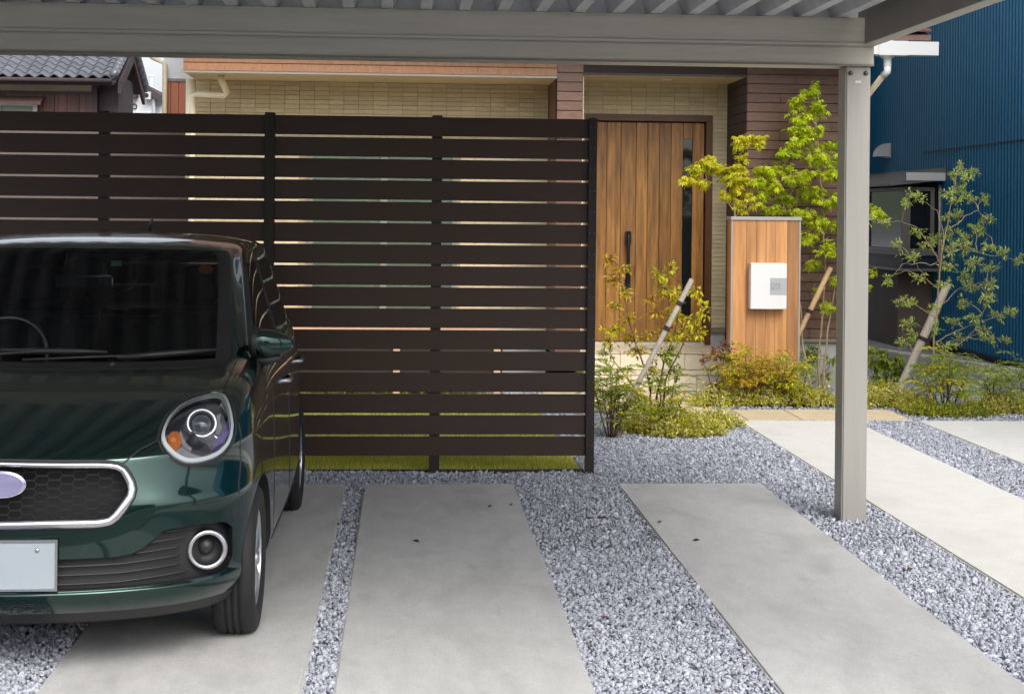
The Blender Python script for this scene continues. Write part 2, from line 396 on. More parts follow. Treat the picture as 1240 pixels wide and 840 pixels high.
# grass blades
n1, n2 = 34000, 16000
gp = np.concatenate([np.stack([RNG.uniform(-1.9, LX1, n1), RNG.uniform(LY0 + .005, 11.1, n1), np.zeros(n1)], 1),
                     np.stack([RNG.uniform(-3.2, LX1, n2), RNG.uniform(11.1, LY1, n2), np.zeros(n2)], 1)])
n = len(gp); ang = RNG.uniform(0, 6.283, n); h = RNG.uniform(.018, .042, n); lean = RNG.uniform(0, .028, n); la = RNG.uniform(0, 6.283, n)
wd = RNG.uniform(.0018, .0034, n)
a_ = gp + np.stack([np.cos(ang) * wd, np.sin(ang) * wd, 0 * h], 1); b_ = gp - np.stack([np.cos(ang) * wd, np.sin(ang) * wd, 0 * h], 1)
c_ = gp + np.stack([np.cos(la) * lean, np.sin(la) * lean, h], 1)
V = np.stack([a_, b_, c_], 1).reshape(-1, 3); Fc = np.arange(3 * n).reshape(-1, 3)
g = stuff(mesh_np('grass', V, Fc, 'grass', RNG.uniform(0, 1, n)))
g['label'] = 'short yellowish green lawn grass behind the slatted fence'; g['category'] = 'grass'

# ============================================================ FENCE
FY = 9.84
fence = empty('slatted_fence', (-0.84, FY, 0), 'tall dark brown fence of wide horizontal aluminium slats behind the green car', 'fence')
SZ0, SZP = 0.113, (2.230 - 0.113 + 0.0135) / 16
secs = [(-4.98, -2.91), (-2.85, -0.872), (-0.808, 1.150)]
for (a, b) in secs:
    me = protomesh(MB().box(0, -0.009, 0, b - a, 0.009, SZP - 0.0135), 'fence', bevel=0.002)
    for k in range(16): piece(me, 'slat', fence, (a, FY, SZ0 + k * SZP))
for x in (-2.88, -0.84):
    MB().box(x - .031, FY - .035, -.05, x + .031, FY + .035, 2.245).build('post', 'fence_post', fence, bevel=.003)
MB().box(1.150, FY - .035, -.05, 1.203, FY + .035, 2.238).build('post', 'fence_post', fence, bevel=.003)
for x in (-3.9, -1.86, 0.20):
    MB().box(x - .032, FY + .011, -.05, x + .032, FY + .075, 2.242).build('post', 'fence_post', fence, bevel=.003)
M['screw'] = mat('screw', (0.10, 0.09, 0.085), 0.4, 0.8)
mb = MB()
for k in range(16):
    for x in (1.163, 1.19): mb.lathe([(0.0001, .004), (.0045, .003), (.005, 0)], (x, FY - .035, SZ0 + (k + .5) * SZP), (0, -1, 0), 6)
stuff(mb.build('screw', 'screw', fence))
# white plinth block seen through the low gap, lawn side
# ============================================================ CARPORT
cp = empty('carport', (2.40, 8.33, 0), 'grey aluminium carport with broad front beam, square post and folded metal roof', 'carport')
PY0 = 8.25
def post(x0, y0, x1, y1, top):
    p = MB()
    p.box(x0, y0, -.1, x1, y1, top)
    o = p.build('post', 'alu_post', cp, bevel=.007)
    return o
p1 = post(2.347, PY0 + .0, 2.482, PY0 + .15, 2.436)
post(-3.32, PY0, -3.185, PY0 + .15, 2.436)
post(2.35, 4.45, 2.485, 4.60, 2.62); post(-3.32, 4.45, -3.185, 4.60, 2.62)
M['bolt'] = mat('bolt', lin(110, 108, 106), 0.35, 0.9)
for x in (2.372, 2.455):
    MB().lathe([(.0001, .013), (.008, .012), (.012, .007), (.013, 0)], (x, PY0 - .001, 2.40), (0, -1, 0), 12).build('bolt', 'bolt', p1, smooth=True)
MB().box(2.398, PY0 - .002, 2.348, 2.43, PY0 - .0005, 2.36).build('maker_sticker', 'white_box', p1)
# beam: three extrusion bands with shadow grooves
bx0, bx1 = -3.35, 2.492
bm_ = MB(); bm_.box(bx0, PY0 - .022, 2.437, bx1, PY0 + .165, 2.694)
bo = bm_.build('beam', 'alu', cp, bevel=.004)
for z0, z1, d in ((2.446, 2.534, .0045), (2.541, 2.562, .003), (2.569, 2.680, .0045)):
    MB().box(bx0 + .002, PY0 - .022 - d, z0, bx1 - .002, PY0 - .0215, z1).build('beam_band', 'alu', bo, bevel=.002)
MB().box(bx0 + .002, PY0 - .034, 2.4365, bx1 - .002, PY0 - .0216, 2.4445).build('drip_edge', 'alu_dark', bo)
# folded roof, ribs running to the street
RX0, RX1, RY0, RY1, RZ = -3.30, 2.44, 4.25, 9.70, 2.696
mb = MB(); P = 0.2015; prof = []
x = RX1 - 0.02
k = 0
while x > RX0:
    prof += [(x, RZ + .135), (x - .030, RZ + .135), (x - .072, RZ), (x - .130, RZ), (x - .1715, RZ + .135)]
    x -= P
for a, b in zip(prof[:-1], prof[1:]):
    mb.add([(a[0], RY0, a[1]), (b[0], RY0, b[1]), (b[0], RY1, b[1]), (a[0], RY1, a[1]),
            (a[0], RY0, a[1] + .003), (b[0], RY0, b[1] + .003), (b[0], RY1, b[1] + .003), (a[0], RY1, a[1] + .003)],
           [(0, 1, 2, 3), (7, 6, 5, 4), (0, 4, 5, 1), (2, 6, 7, 3)])
ro = mb.build('roof_sheet', 'galv', cp)
# dark stop ends over the beam, one under each rib
M['stop'] = mat('stop', lin(62, 62, 66), 0.5, 0.4)
x = RX1 - 0.02
while x > RX0 + .2:
    MB().prism([(x - .0735, PY0 + .030, RZ + .004), (x - .1285, PY0 + .030, RZ + .004), (x - .169, PY0 + .030, RZ + .133), (x - .033, PY0 + .030, RZ + .133)], (0, .012, 0)).build('rib_stop', 'stop', ro)
    x -= P
MB().box(RX0, PY0 + .10, 2.6945, RX1, PY0 + .112, RZ + .131).build('lit_web_filler', 'galv', ro)  # added filler plate behind the ribs; its pale grey stands for lit webs
# side gutter beam and street-side fascia
MB().box(2.455, RY0, 2.565, 2.520, 8.45, 2.90).build('side_fascia', 'alu_dark', cp, bevel=.004)
MB().box(2.440, RY0, 2.555, 2.452, 8.45, 2.72).build('side_trim', 'alu_dark', cp)
MB().box(2.4525, RY0 + .01, 2.560, 2.540, 8.44, 2.5645).build('side_lip', 'alu', cp)
MB().box(-3.40, RY0, 2.565, -3.335, RY1, 2.90).build('side_fascia', 'alu_dark', cp, bevel=.004)
MB().box(-3.33, RY0 - .06, 2.58, 2.45, RY0 - .005, 2.90).build('street_fascia', 'alu_dark', cp, bevel=.004)
MB().box(-3.33, 4.455, 2.50, 2.45, 4.59, 2.69).build('beam', 'alu', cp, bevel=.004)

# ============================================================ THE HOUSE
HY, WY = 14.70, 15.60              # front plane, recessed wall plane
house = empty('house', (0.5, HY, 0), 'house with beige tiled wall, brown planked front and timber entrance door', 'house')
SOF = 2.915
# recessed beige wall, left bay
lw = MB().box(-2.06, WY, .30, 1.42, WY + .25, SOF).build('tile_wall', 'beige_grout', house)
TW, TH = 0.145, 0.0445
def tiles(parent, x0, x1, z0, z1, y, as_obj, skip=None):
    """x0..x1, z0..z1 clad with tiles: one object each, or joined"""
    me = protomesh(MB().box(0.002, -.009, .002, TW - .002, 0.001, TH - .002), 'beige_tile')
    mb = MB()
    nz = int(round((z1 - z0) / TH)); nx = int(math.ceil((x1 - x0) / TW - 1e-6))
    for j in range(nz):
        for i in range(nx):
            xa = x0 + i * TW; wdt = min(TW, x1 - xa)
            if wdt < .02: continue
            za = z1 - (j + 1) * TH
            if skip and skip(xa, za): continue
            dy = random.choice((0, -.003, -.005, .002))
            if as_obj:
                piece(me, 'brick', parent, (xa, y + dy, za), (wdt / TW, 1, 1))
            else:
                mb.box(xa + .002, y - .009 + dy, za + .002, xa + wdt - .002, y + .001, za + TH - .002)
    if not as_obj: stuff(mb.build('lower_tile', 'beige_tile', parent))
ztop = SOF - .002
WX0, WX1, WZ1 = -0.95, 0.52, 2.30          # garden window
tiles(lw, -2.06, 1.42, ztop - 8 * TH, ztop, WY, True)
tiles(lw, -2.06, 1.42, .45, ztop - 8 * TH, WY, False, lambda x, z: WX0 - .2 < x < WX1 and z < WZ1 + .03)
# garden sliding window with white frame and curtain
gw = MB()
for x0, x1, z0, z1 in ((WX0, WX1, WZ1 - .06, WZ1), (WX0, WX1, .47, .53), (WX0, WX0 + .05, .53, WZ1 - .06), (WX1 - .05, WX1, .53, WZ1 - .06), (-.24, -.17, .53, WZ1 - .06)):
    gw.box(x0, WY - .05, z0, x1, WY - .002, z1)
wf = gw.build('window', 'alu_dark', house)
for a, b in ((WX0 + .05, -.24), (-.17, WX1 - .05)):
    MB().box(a, WY - .028, .53, b, WY - .022, WZ1 - .06).build('pane', 'glass_house', wf)
MB().box(WX0 + .05, WY - .016, .53, WX1 - .05, WY - .014, WZ1 - .06).build('curtain', 'curtain', wf)
# soffits
so = MB().box(-2.06, HY + .012, SOF, 1.42, WY + .2, SOF + .04).build('soffit', 'soffit', house)
so2 = MB().box(1.668, HY + .045, SOF + .035, 3.232, WY + .2, SOF + .08).build('soffit', 'soffit', house)
dl = onY(797, 97, 15.2)
MB().lathe([(.0001, -.006), (.045, -.006), (.055, -.001), (.055, .004)], (2.53, 15.15, SOF + .035), (0, 0, 1), 20).build('downlight', 'white_box', so2, smooth=True)
# fascia above the left bay: two courses of shingled board, metal drip
fa = MB().box(-2.06, HY + .02, SOF + .004, 1.42, HY + .1, 3.35).build('fascia', 'brown_back', house)
z = SOF + .012
k = 0
while z < 3.25:
    x = -2.06 + (0.45 if k % 2 else 0)
    xs = [-2.06]
    while x < 1.42 - .3:
        x += .91; xs.append(min(x, 1.42))
    if xs[-1] < 1.42: xs.append(1.42)
    for a, b in zip(xs[:-1], xs[1:]):
        if b - a > .02: MB().box(a + .001, HY, z + .002, b - .001, HY + .022, z + .073).build('plank', 'fascia', fa, ((a + b) / 2, HY, z), bevel=.003)
    z += .076; k += 1
MB().box(-2.08, HY - .012, SOF - .008, 1.418, HY + .011, SOF + .010).build('drip_edge', 'alu_dark', fa)
# brown planked front: siding wall right of the porch, column left of it, lintel over the porch
PIT = 0.0893
def planked(name, x0, x1, z0, z1, joints, back_depth=.22):
    w_ = MB().box(x0 + .004, HY + .016, z0, x1 - .004, HY + back_depth, z1).build(name, 'brown_back', house)
    z = z0; k = 0
    while z < z1 - .02:
        hgt = min(PIT, z1 - z)
        cuts = [x0] + [c for c in joints[k % len(joints)] if x0 + .05 < c < x1 - .05] + [x1]
        for a, b in zip(cuts[:-1], cuts[1:]):
            MB().box(a + .0012, HY + random.uniform(-.003, .003), z + .003, b - .0012, HY + .018, z + hgt - .003).build('plank', 'brown_plank', w_, ((a + b) / 2, HY, z), bevel=.003)
        z += PIT; k += 1
    return w_
SX1 = onY(1036, 300, HY).x
sw = planked('siding_wall', 3.232, SX1, .475, 3.30, [(3.85,), (3.55,), (4.05,), (3.70,)])
cl = planked('column', 1.42, 1.668, 2.16, 3.30, [()])
MB().box(1.424, HY + .02, 0.3, 1.664, HY + .22, 2.16).build('column_foot', 'brown_plank', house)
ln = MB().box(1.668, HY + .002, SOF + .055, 3.232, HY + .044, 3.30).build('lintel', 'brown_back', house)
MB().box(1.668, HY - .006, SOF + .030, 3.232, HY + .0015, SOF + .052).build('lintel_flashing', 'black_metal', ln)
# reveals of the porch
rv = MB().box(3.234, HY + .221, .475, 3.30, WY + .1, 3.0).build('reveal', 'brown_back', house)
z = .475
while z < 2.95:
    MB().box(3.226, HY + .02, z + .003, 3.236, WY - .012, z + PIT - .003).build('plank', 'old_dark', rv, (3.23, 15.1, z))
    z += PIT
MB().box(1.424, HY + .221, .3, 1.60, WY + .1, SOF).build('reveal', 'brown_plank', house)
MB().box(1.655, HY + .03, .3, 1.676, WY - .012, SOF + .03).build('reveal_tile', 'beige_tile', house)
# porch wall with the door opening
DX0, DX1, DZ0, DZ1 = 1.80, 3.078, .33, 2.635
pw = MB()
pw.box(1.66, WY, DZ1, 3.24, WY + .25, 3.0); pw.box(DX1, WY, .48, 3.24, WY + .25, DZ1); pw.box(1.66, WY, .3, DX0, WY + .25, DZ1)
po = pw.build('porch_wall', 'beige_grout', house)
pz = SOF + .033
tiles(po, 1.676, 3.226, DZ1 + .004, DZ1 + .004 + 7 * TH, WY, True)
tiles(po, DX1 + .004, 3.226, .505, .505 + 48 * TH, WY, True)
MB().box(DX1, WY - .03, .455, 3.224, WY + .1, .48).build('plinth_drip', 'alu_dark', house)
MB().box(DX1, WY - .008, .20, 3.224, WY + .1, .455).build('plinth', 'foundation', house)
# foundations
MB().box(3.20, HY + .03, -.1, SX1 - .01, HY + .22, .44).build('foundation', 'foundation', house)
MB().box(3.20, HY - .012, .44, SX1, HY + .2, .472).build('foundation_drip', 'alu_dark', house)
MB().box(-2.06, WY + .02, -.1, 1.42, WY + .2, .45).build('foundation', 'foundation', house)
# walls closing the volume
MB().box(SX1 - .2, HY + .23, -.1, SX1 - .02, 24, 3.2).build('side_wall', 'brown_plank', house)
MB().box(-2.06, WY + .3, 0, -1.9, 24, 3.2).build('side_wall', 'beige_grout', house)
MB().box(-1.89, WY + .26, 0, SX1 - .21, WY + .4, 2.9).build('inner_wall', 'dark_room', house)
# roof of the house: sloped deck with brown flat tiles at the eave
rf = MB(); ex1 = onY(1127, 48, 14.05).x
rf.add([(-2.5, 14.62, 3.36), (ex1, 14.05, 3.30), (ex1, 22, 5.9), (-2.5, 22, 5.9), (-2.5, 14.62, 3.31), (ex1, 14.05, 3.25), (ex1, 22, 5.85), (-2.5, 22, 5.85)],
       [(0, 1, 2, 3), (7, 6, 5, 4), (0, 4, 5, 1), (1, 5, 6, 2), (2, 6, 7, 3), (3, 7, 4, 0)])
rfo = rf.build('roof', 'roof_tile', house)
tl = protomesh(MB().box(0, 0, 0, .30, .34, .028), 'roof_tile', bevel=.006)
for j in range(3):
    for i in range(4):
        o = piece(tl, 'roof_tile', rfo, (ex1 - .30 - i * .302 + (j % 2) * .0, 14.03 + j * .27, 3.325 + j * .088)); o.rotation_euler.x = R(12)
MB().box(-2.0, 16.6, 3.2, SX1 - .3, 23.8, 6.3).build('upper_storey', 'brown_plank', house)
MB().prism([(-2.6, 16.0, 6.25), (-2.6, 20.2, 7.6), (-2.6, 24.4, 6.25)], (SX1 + 3.2, 0, 0)).build('upper_roof', 'roof_tile', house)
# eave gutter and downpipe
gy = 13.98
g0, g1 = onY(1010, 68, gy), onY(1137, 50, gy)
gt = MB(); 
zt, zb = onY(1137, 51, gy).z, onY(1137, 67.5, gy).z
gt.box(3.232, gy, zb, g1.x, gy + .012, zt); gt.box(3.232, gy + .012, zb, g1.x, gy + .11, zb + .01); gt.box(g1.x - .006, gy + .012, zb + .01, g1.x, gy + .11, zt)
gt.box(3.232, gy + .098, zb + .01, g1.x - .006, gy + .11, zt)
gto = gt.build('gutter', 'white_pvc', house, bevel=.002)
a = onY(1064, 60, gy).x; b = onY(1100, 60, gy).x
MB().box(a, gy - .008, zb - .006, b, gy + .118, zt + .003).build('gutter_joint', 'white_pvc', gto, bevel=.003)
cx = onY(1077, 60, gy).x
MB().lathe([(.075, zb - .006), (.045, zb - .03), (.036, zb - .032), (.036, zb - .10)], (cx, gy + .055, 0), (0, 0, 1), 16).build('gutter_outlet', 'white_pvc', gto, smooth=True)
MB().box(cx - .035, gy + .02, zt, cx + .035, gy + .09, zt + .18).build('gutter_bracket', 'white_pvc', gto)
e0 = Vector((cx, gy + .055, zb - .10))
pth = [e0, e0 + Vector((0, .0, -.05)), e0 + Vector((-.03, .03, -.085)), Vector((SX1 + .03, HY - .02, e0.z - .30)), Vector((SX1 + .03, HY + .0, e0.z - .36)), Vector((SX1 + .03, HY + .0, .02))]
MB().tube(pth[:3], .034, 14).build('downpipe_elbow', 'white_pvc', gto, smooth=True)
MB().tube(pth[2:5] , .029, 14).build('downpipe', 'cream_pvc', gto, smooth=True)
# cream downpipe at the left corner of the house
lx = -2.10
q = [Vector((-1.86, 15.0, SOF - .01)), Vector((-1.86, 15.0, SOF - .10)), Vector((-1.72, 15.15, SOF - .26)), Vector((-1.75, 15.18, SOF - .285)), Vector((-2.02, 15.18, SOF - .285)), Vector((-2.08, 15.2, SOF - .30)), Vector((-2.08, 15.2, .1))]
q = [onY(268, 92, 15.0), onY(268, 97, 15.0), onY(275, 112, 15.1), onY(272, 115.5, 15.12), onY(238, 114.5, 15.15), onY(233, 117, 15.15), onY(233, 140, 15.15), Vector((onY(233, 140, 15.15).x, 15.15, .05))]
MB().tube(q, .032, 12).build('downpipe', 'cream_pvc', house, smooth=True)
MB().tube([onY(231.5, 96, 15.19), Vector((onY(231.5, 96, 15.19).x, 15.19, 1.9))], .05, 12).build('downpipe', 'cream_pvc', house, smooth=True)

# ------------------------------------------------------------ entrance door
door = MB(); fw = .062
door.box(DX0, WY - .015, DZ1 - fw, DX1, WY + .12, DZ1); door.box(DX0, WY - .015, DZ0, DX0 + fw, WY + .12, DZ1 - fw); door.box(DX1 - fw, WY - .015, DZ0, DX1, WY + .12, DZ1 - fw)
dfr = door.build('door', 'door_frame', house, bevel=.003)
MB().box(DX0 + fw, WY + .075, DZ0, DX1 - fw, WY + .11, DZ1 - fw).build('door_leaf_back', 'brown_back', dfr)
xa = DX0 + fw; xe = DX1 - fw - .012
sl0, sl1 = onY(827, 300, WY).x, onY(838.5, 300, WY).x
edges = [xa] + [onY(px_, 250, WY).x for px_ in (735, 752, 770.5, 784.5, 799, 813)] + [sl0]
edges = [e for e in edges if e >= xa - 1e-6]
zt_, zb_ = DZ1 - fw - .012, DZ0 + .035
for a, b in zip(edges[:-1], edges[1:]):
    MB().box(a + .0022, WY + .045, zb_, b - .0022, WY + .080, zt_).build('door_board', 'door_wood', dfr, ((a + b) / 2, WY + .05, zb_), bevel=.004)
MB().box(sl1 + .002, WY + .045, zb_, xe, WY + .080, zt_).build('door_board', 'door_wood', dfr, (xe, WY, zb_), bevel=.004)
zs = onY(832, 168, WY).z; zs0 = .62
MB().box(sl0 + .002, WY + .045, zs + .002, sl1 - .002, WY + .080, zt_).build('door_board', 'door_wood', dfr, (sl0, WY + .05, zs), bevel=.003)
MB().box(sl0 + .002, WY + .045, zb_, sl1 - .002, WY + .080, zs0 - .002).build('door_board', 'door_wood', dfr, (sl0, WY + .05, 0), bevel=.003)
M['glass_dark'] = mat('glass_dark', (0.012, 0.015, 0.018), 0.06, spec=0.6)
MB().box(sl0 + .003, WY + .062, zs0, sl1 - .003, WY + .078, zs).build('glazing', 'glass_dark', dfr)
MB().box(DX0 + fw, WY - .02, DZ0 - .02, DX1 - fw, WY + .1, DZ0 + .03).build('threshold', 'alu', dfr)
hx = onY(761, 300, WY).x
hz1, hz0 = onY(761, 280, WY).z, onY(763, 345, WY).z
hd = MB().tube([(hx, WY + .045, hz1 - .03), (hx, WY - .005, hz1 - .02), (hx, WY - .012, hz1 - .06), (hx, WY - .012, hz0 + .07), (hx, WY - .004, hz0 + .03), (hx, WY + .045, hz0 + .03)], .016, 10)
hdo = hd.build('handle', 'black_metal', dfr, smooth=True)
MB().box(hx - .03, WY + .034, hz0 - .05, hx + .03, WY + .0445, hz0 + .16).build('handle_plate', 'black_metal', hdo, bevel=.004)
MB().box(hx - .028, WY - .004, hz1 - .14, hx + .028, WY + .0445, hz1).build('handle_head', 'black_metal', hdo, bevel=.006)

# ------------------------------------------------------------ porch steps in cream tile
st = empty('porch_steps', (2.4, 14.45, 0), 'two cream tiled steps leading up to the timber entrance door', 'steps')
s0, s1 = 1.678, 3.222
MB().box(s0, 14.46, -.05, s1, 15.0, .150).build('step_core', 'beige_grout', st)
MB().box(s0, 14.75, .15, s1, WY + .05, .318).build('step_core', 'beige_grout', st)
def tilerow(x0, x1, n, y0, y1, z0, z1, shift=0):
    wdt = (x1 - x0) / n
    cuts = [x0] + [x0 + (i + shift) * wdt for i in range(1 if shift == 0 else 0, n)] + [x1]
    for a, b in zip(cuts[:-1], cuts[1:]):
        if b - a > .02: MB().box(a + .002, y0, z0 + .002, b - .002, y1, z1 - .002).build('tile', 'tile_step', st, ((a + b) / 2, y0, z0), bevel=.003)
tilerow(s0, s1, 5, 14.449, 14.4595, 0, .146, .4); tilerow(s0, s1, 5, 14.442, 14.748, .146, .167, .4)
tilerow(s0, s1, 5, 14.739, 14.7495, .168, .318, .2)
for j in range(3): tilerow(s0, s1, 5, 14.732 + j * .288, 14.732 + (j + 1) * .288 - .003, .3185, .335, .2)

# ------------------------------------------------------------ mailbox pillar
PYF = 13.76
pa, pb = onY(885.5, 300, PYF).x, onY(969.5, 300, PYF).x
pt = onY(925, 264, PYF).z
pil = empty('mailbox_pillar', ((pa + pb) / 2, PYF + .09, 0), 'freestanding pillar clad in honey coloured vertical boards beside the steps', 'pillar')
MB().box(pa + .012, PYF + .012, -.05, pb - .012, PYF + .178, pt - .02).build('core', 'brown_back', pil)
n = 6; cuts = [pa + .014 + (pb - pa - .028) * k / n for k in range(n + 1)]
cuts = [pa + .014] + [onY(px_, 350, PYF).x for px_ in (903.5, 915.5, 927, 938.5, 953)] + [pb - .014]
for a, b in zip(cuts[:-1], cuts[1:]):
    MB().box(a + .0012, PYF + random.uniform(-.0012, .0012), .01, b - .0006, PYF + random.uniform(.0125, .0135), pt - .021).build('board', 'pillar_wood', pil, ((a + b) / 2, PYF, 0), bevel=.0012)
for j in range(2): MB().box(pa + .0005, PYF + .016 + j * .082, .01, pa + .0125, PYF + .096 + j * .082, pt - .021).build('board', 'pillar_wood', pil, (pa, PYF + j, 0))
for x in (pa, pb - .0135): MB().box(x, PYF - .001, .0, x + .0135, PYF + .0145, pt - .0205).build('corner_trim', 'alu_post', pil)
MB().box(pa - .006, PYF - .012, pt - .020, pb + .006, PYF + .19, pt + .012).build('cap', 'alu_post', pil, bevel=.002)
m0, m1 = onY(909.5, 318.5, PYF - .1), onY(952.5, 374.5, PYF - .1)
mbx = empty('mailbox', ((m0.x + m1.x) / 2, PYF, m1.z), 'square white wall mounted mailbox with a grey square label', 'mailbox')
mo = MB().box(m0.x, PYF - .10, m1.z, m1.x, PYF + .001, m0.z).build('body', 'white_box', mbx, bevel=.004)
l0, l1 = onY(932.5, 336.5, PYF - .1), onY(952.3, 357, PYF - .1)
lb = MB().box(l0.x, PYF - .1025, l1.z, m1.x - .0005, PYF - .0995, l0.z).build('label_panel', 'label_grey', mbx)
def text(body, size, loc, m, parent, name='lettering'):
    cu = bpy.data.curves.new(name, 'FONT'); cu.body = body; cu.size = size; cu.extrude = .0004; cu.space_line = .85
    o = bpy.data.objects.new(name, cu); C.objects.link(o); bpy.context.view_layer.update()
    me = bpy.data.meshes.new_from_object(o.evaluated_get(bpy.context.evaluated_depsgraph_get()))
    bpy.data.objects.remove(o); me.name = name
    me.transform(Matrix.Rotation(R(90), 4, 'X')); me.materials.clear(); me.materials.append(M[m])
    t_ = bpy.data.objects.new(name, me); C.objects.link(t_); t_.parent = parent; t_.location = Vector(loc) - WL[parent.name]
    return t_
text('MAIL\nBOX', .042, (l0.x + .008, PYF - .1035, l0.z - .070), 'ink_grey', mbx)
MB().box(m0.x - .002, PYF - .085, m0.z - .05, m0.x + .001, PYF - .06, m0.z - .012).build('hinge', 'alu_post', mo)
# wood deck behind the fence below the garden window
dk = empty('garden_deck', (-.3, 14.9, 0), 'low wooden garden deck under the window behind the fence', 'deck')
for j in range(9): MB().box(-1.9, 14.22 + j * .148, .485, 0.92, 14.22 + j * .148 + .142, .512).build('deck_board', 'deck', dk, (-.5, 14.3 + j * .148, .45))
MB().box(-1.9, 14.24, .02, .9, 14.27, .48).build('deck_skirt', 'brown_back', dk)
for x in (-1.0, -.06, .85): MB().box(x - .03, 14.20, -.02, x + .03, 14.239, .484).build('deck_leg', 'deck', dk)

# ============================================================ BLUE CORRUGATED BUILDING (right)
BX = 6.80
bb = empty('blue_building', (BX + 3, 18, 0), 'building clad in dark blue vertical corrugated metal beside the olive tree', 'building')
mb = MB(); y = 8.0; prof = []
while y < 22.6:
    prof += [(BX, y), (BX, y + .030), (BX - .014, y + .040), (BX - .014, y + .062), (BX, y + .072)]
    y += .095
prof = [(a, b) for a, b in prof if b < 22.6] + [(BX, 22.6)]
zb, zt2 = .035, 7.5
vs = []; fs = []
for k, (a, b) in enumerate(prof): vs += [(a, b, zb), (a, b, zt2)]
for k in range(len(prof) - 1): fs.append((2 * k, 2 * k + 2, 2 * k + 3, 2 * k + 1))
mb.add(vs, fs); mb.box(BX + .02, 8.0, zb, BX + 6, 22.6, zt2)
bw = mb.build('corrugated_wall', 'blue_metal', bb)
MB().box(BX - .03, 22.602, .2, BX + .03, 22.66, zt2).build('corner_trim', 'blue_metal', bb)
MB().box(BX - .55, 22.70, -.1, BX + 6, 28.5, zt2).build('rear_wing', 'blue_dark', bb)
MB().box(BX - .02, 8.0, -.1, BX + 6, 22.58, .033).build('base_course', 'old_dark', bb)
MB().box(BX - .035, 8.0, .02, BX - .016, 22.6, .05).build('base_flashing', 'blue_dark', bb)
zs_ = onX(1205, 174, BX).z
MB().box(BX - .019, 8.0, zs_, BX - .0005, 20.2, zs_ + .012).build('sheet_joint', 'blue_dark', bb)
# vent hood near the corner
hv = onX(1072, 183, BX - .05)
vh = MB(); pr = []
for k in range(8):
    a = R(90) * k / 7; pr.append((hv.x + .05 - .20 * math.sin(a), hv.y + .10, hv.z - .08 + .19 * math.cos(a)))
pr.append((hv.x + .05, hv.y + .10, hv.z - .08)); vh.prism(pr, (0, -.20, 0))
vh.box(hv.x + .03, hv.y - .13, hv.z - .10, hv.x + .06, hv.y + .13, hv.z + .03)
vh.build('vent_hood', 'grey_hood', bb)
# bay window: long face looks left, narrow end face looks to the street
by0, by1, bxf = 19.45, 22.45, 6.28
zs, ztp = 1.19, 2.02
bay = MB(); t_ = .05
bay.box(bxf + .06, by0 + .06, zs, BX - .002, by1, zs + .02)
def frame_x(x, y0, y1, z0, z1, th=.045, dp=.05):
    bay.box(x, y0, z0, x + dp, y1, z0 + th); bay.box(x, y0, z1 - th, x + dp, y1, z1); bay.box(x, y0, z0 + th, x + dp, y0 + th, z1 - th); bay.box(x, y1 - th, z0 + th, x + dp, y1, z1 - th)
frame_x(bxf, by0 + .002, by0 + 1.5, zs, ztp); frame_x(bxf + .003, by0 + 1.502, by1, zs + .001, ztp - .001)
for a, b in ((bxf + .052, bxf + .10), (BX - .16, BX - .11), (BX - .05, BX - .003)): bay.box(a, by0, zs, b, by0 + .05, ztp)
bay.box(bxf + .101, by0 + .001, zs, BX - .161, by0 + .049, zs + .05); bay.box(bxf + .101, by0 + .001, ztp - .05, BX - .161, by0 + .049, ztp)
bwn = bay.build('window', 'bronze_frame', bb)
M['window_film'] = mat('window_film', lin(92, 92, 92), 0.12, spec=0.6)
MB().box(bxf + .02, by0 + .05, zs + .05, bxf + .03, by0 + 1.46, ztp - .05).build('pane', 'window_film', bwn)
MB().box(bxf + .022, by0 + 1.55, zs + .05, bxf + .032, by1 - .05, ztp - .05).build('pane', 'window_film', bwn)
MB().box(bxf + .10, by0 + .02, zs + .05, BX - .05, by0 + .03, ztp - .05).build('pane', 'glass_dark', bwn)
MB().box(bxf - .03, by0 - .03, zs - .035, BX - .003, by1 + .03, zs - .001).build('sill', 'bronze_frame', bwn)
MB().box(bxf + .015, by0 + .015, zs - .20, BX - .003, by1, zs - .036).build('bay_base', 'blue_dark', bb)
MB().box(bxf - .02, by0 - .02, zs - .235, BX - .003, by1, zs - .201).build('bay_rail', 'bronze_frame', bb)
MB().box(bxf + .06, by0 + .35, -.05, BX - .003, by1, zs - .236).build('bay_plinth', 'umber_panel', bb)
# canopy over the bay
cn = MB(); c0 = 6.08
cn.add([(c0, by0 - .12, 2.06), (BX - .002, by0 - .12, 2.27), (BX - .002, by1 + .15, 2.27), (c0, by1 + .15, 2.06),
        (c0, by0 - .12, 2.03), (BX - .002, by0 - .12, 2.11), (BX - .002, by1 + .15, 2.11), (c0, by1 + .15, 2.03)],
       [(0, 1, 2, 3), (7, 6, 5, 4), (0, 4, 5, 1), (1, 5, 6, 2), (2, 6, 7, 3), (3, 7, 4, 0)])
cn.build('canopy', 'bronze_frame', bb)
MB().box(6.28, by0 - .135, 2.10, 6.78, by0 - .122, 2.20).build('canopy_end', 'white_pvc', bb)
MB().tube([(BX - .05, by0 - .02, 2.05), (BX - .05, by0 - .02, .3)], .018, 8).build('downpipe', 'alu_post', bb, smooth=True)

# block wall between the gardens, seen only through the fence
bk = empty('garden_block_wall', (-4.6, 16.6, 0), 'dull pinkish garden wall seen through the fence gaps near the old house', 'wall')
MB().box(-9.0, 16.55, -.05, -2.12, 16.65, 2.53).build('panel', 'umber_panel', bk)
MB().box(-9.0, 16.53, 2.53, -2.11, 16.67, 2.58).build('coping', 'old_dark', bk)
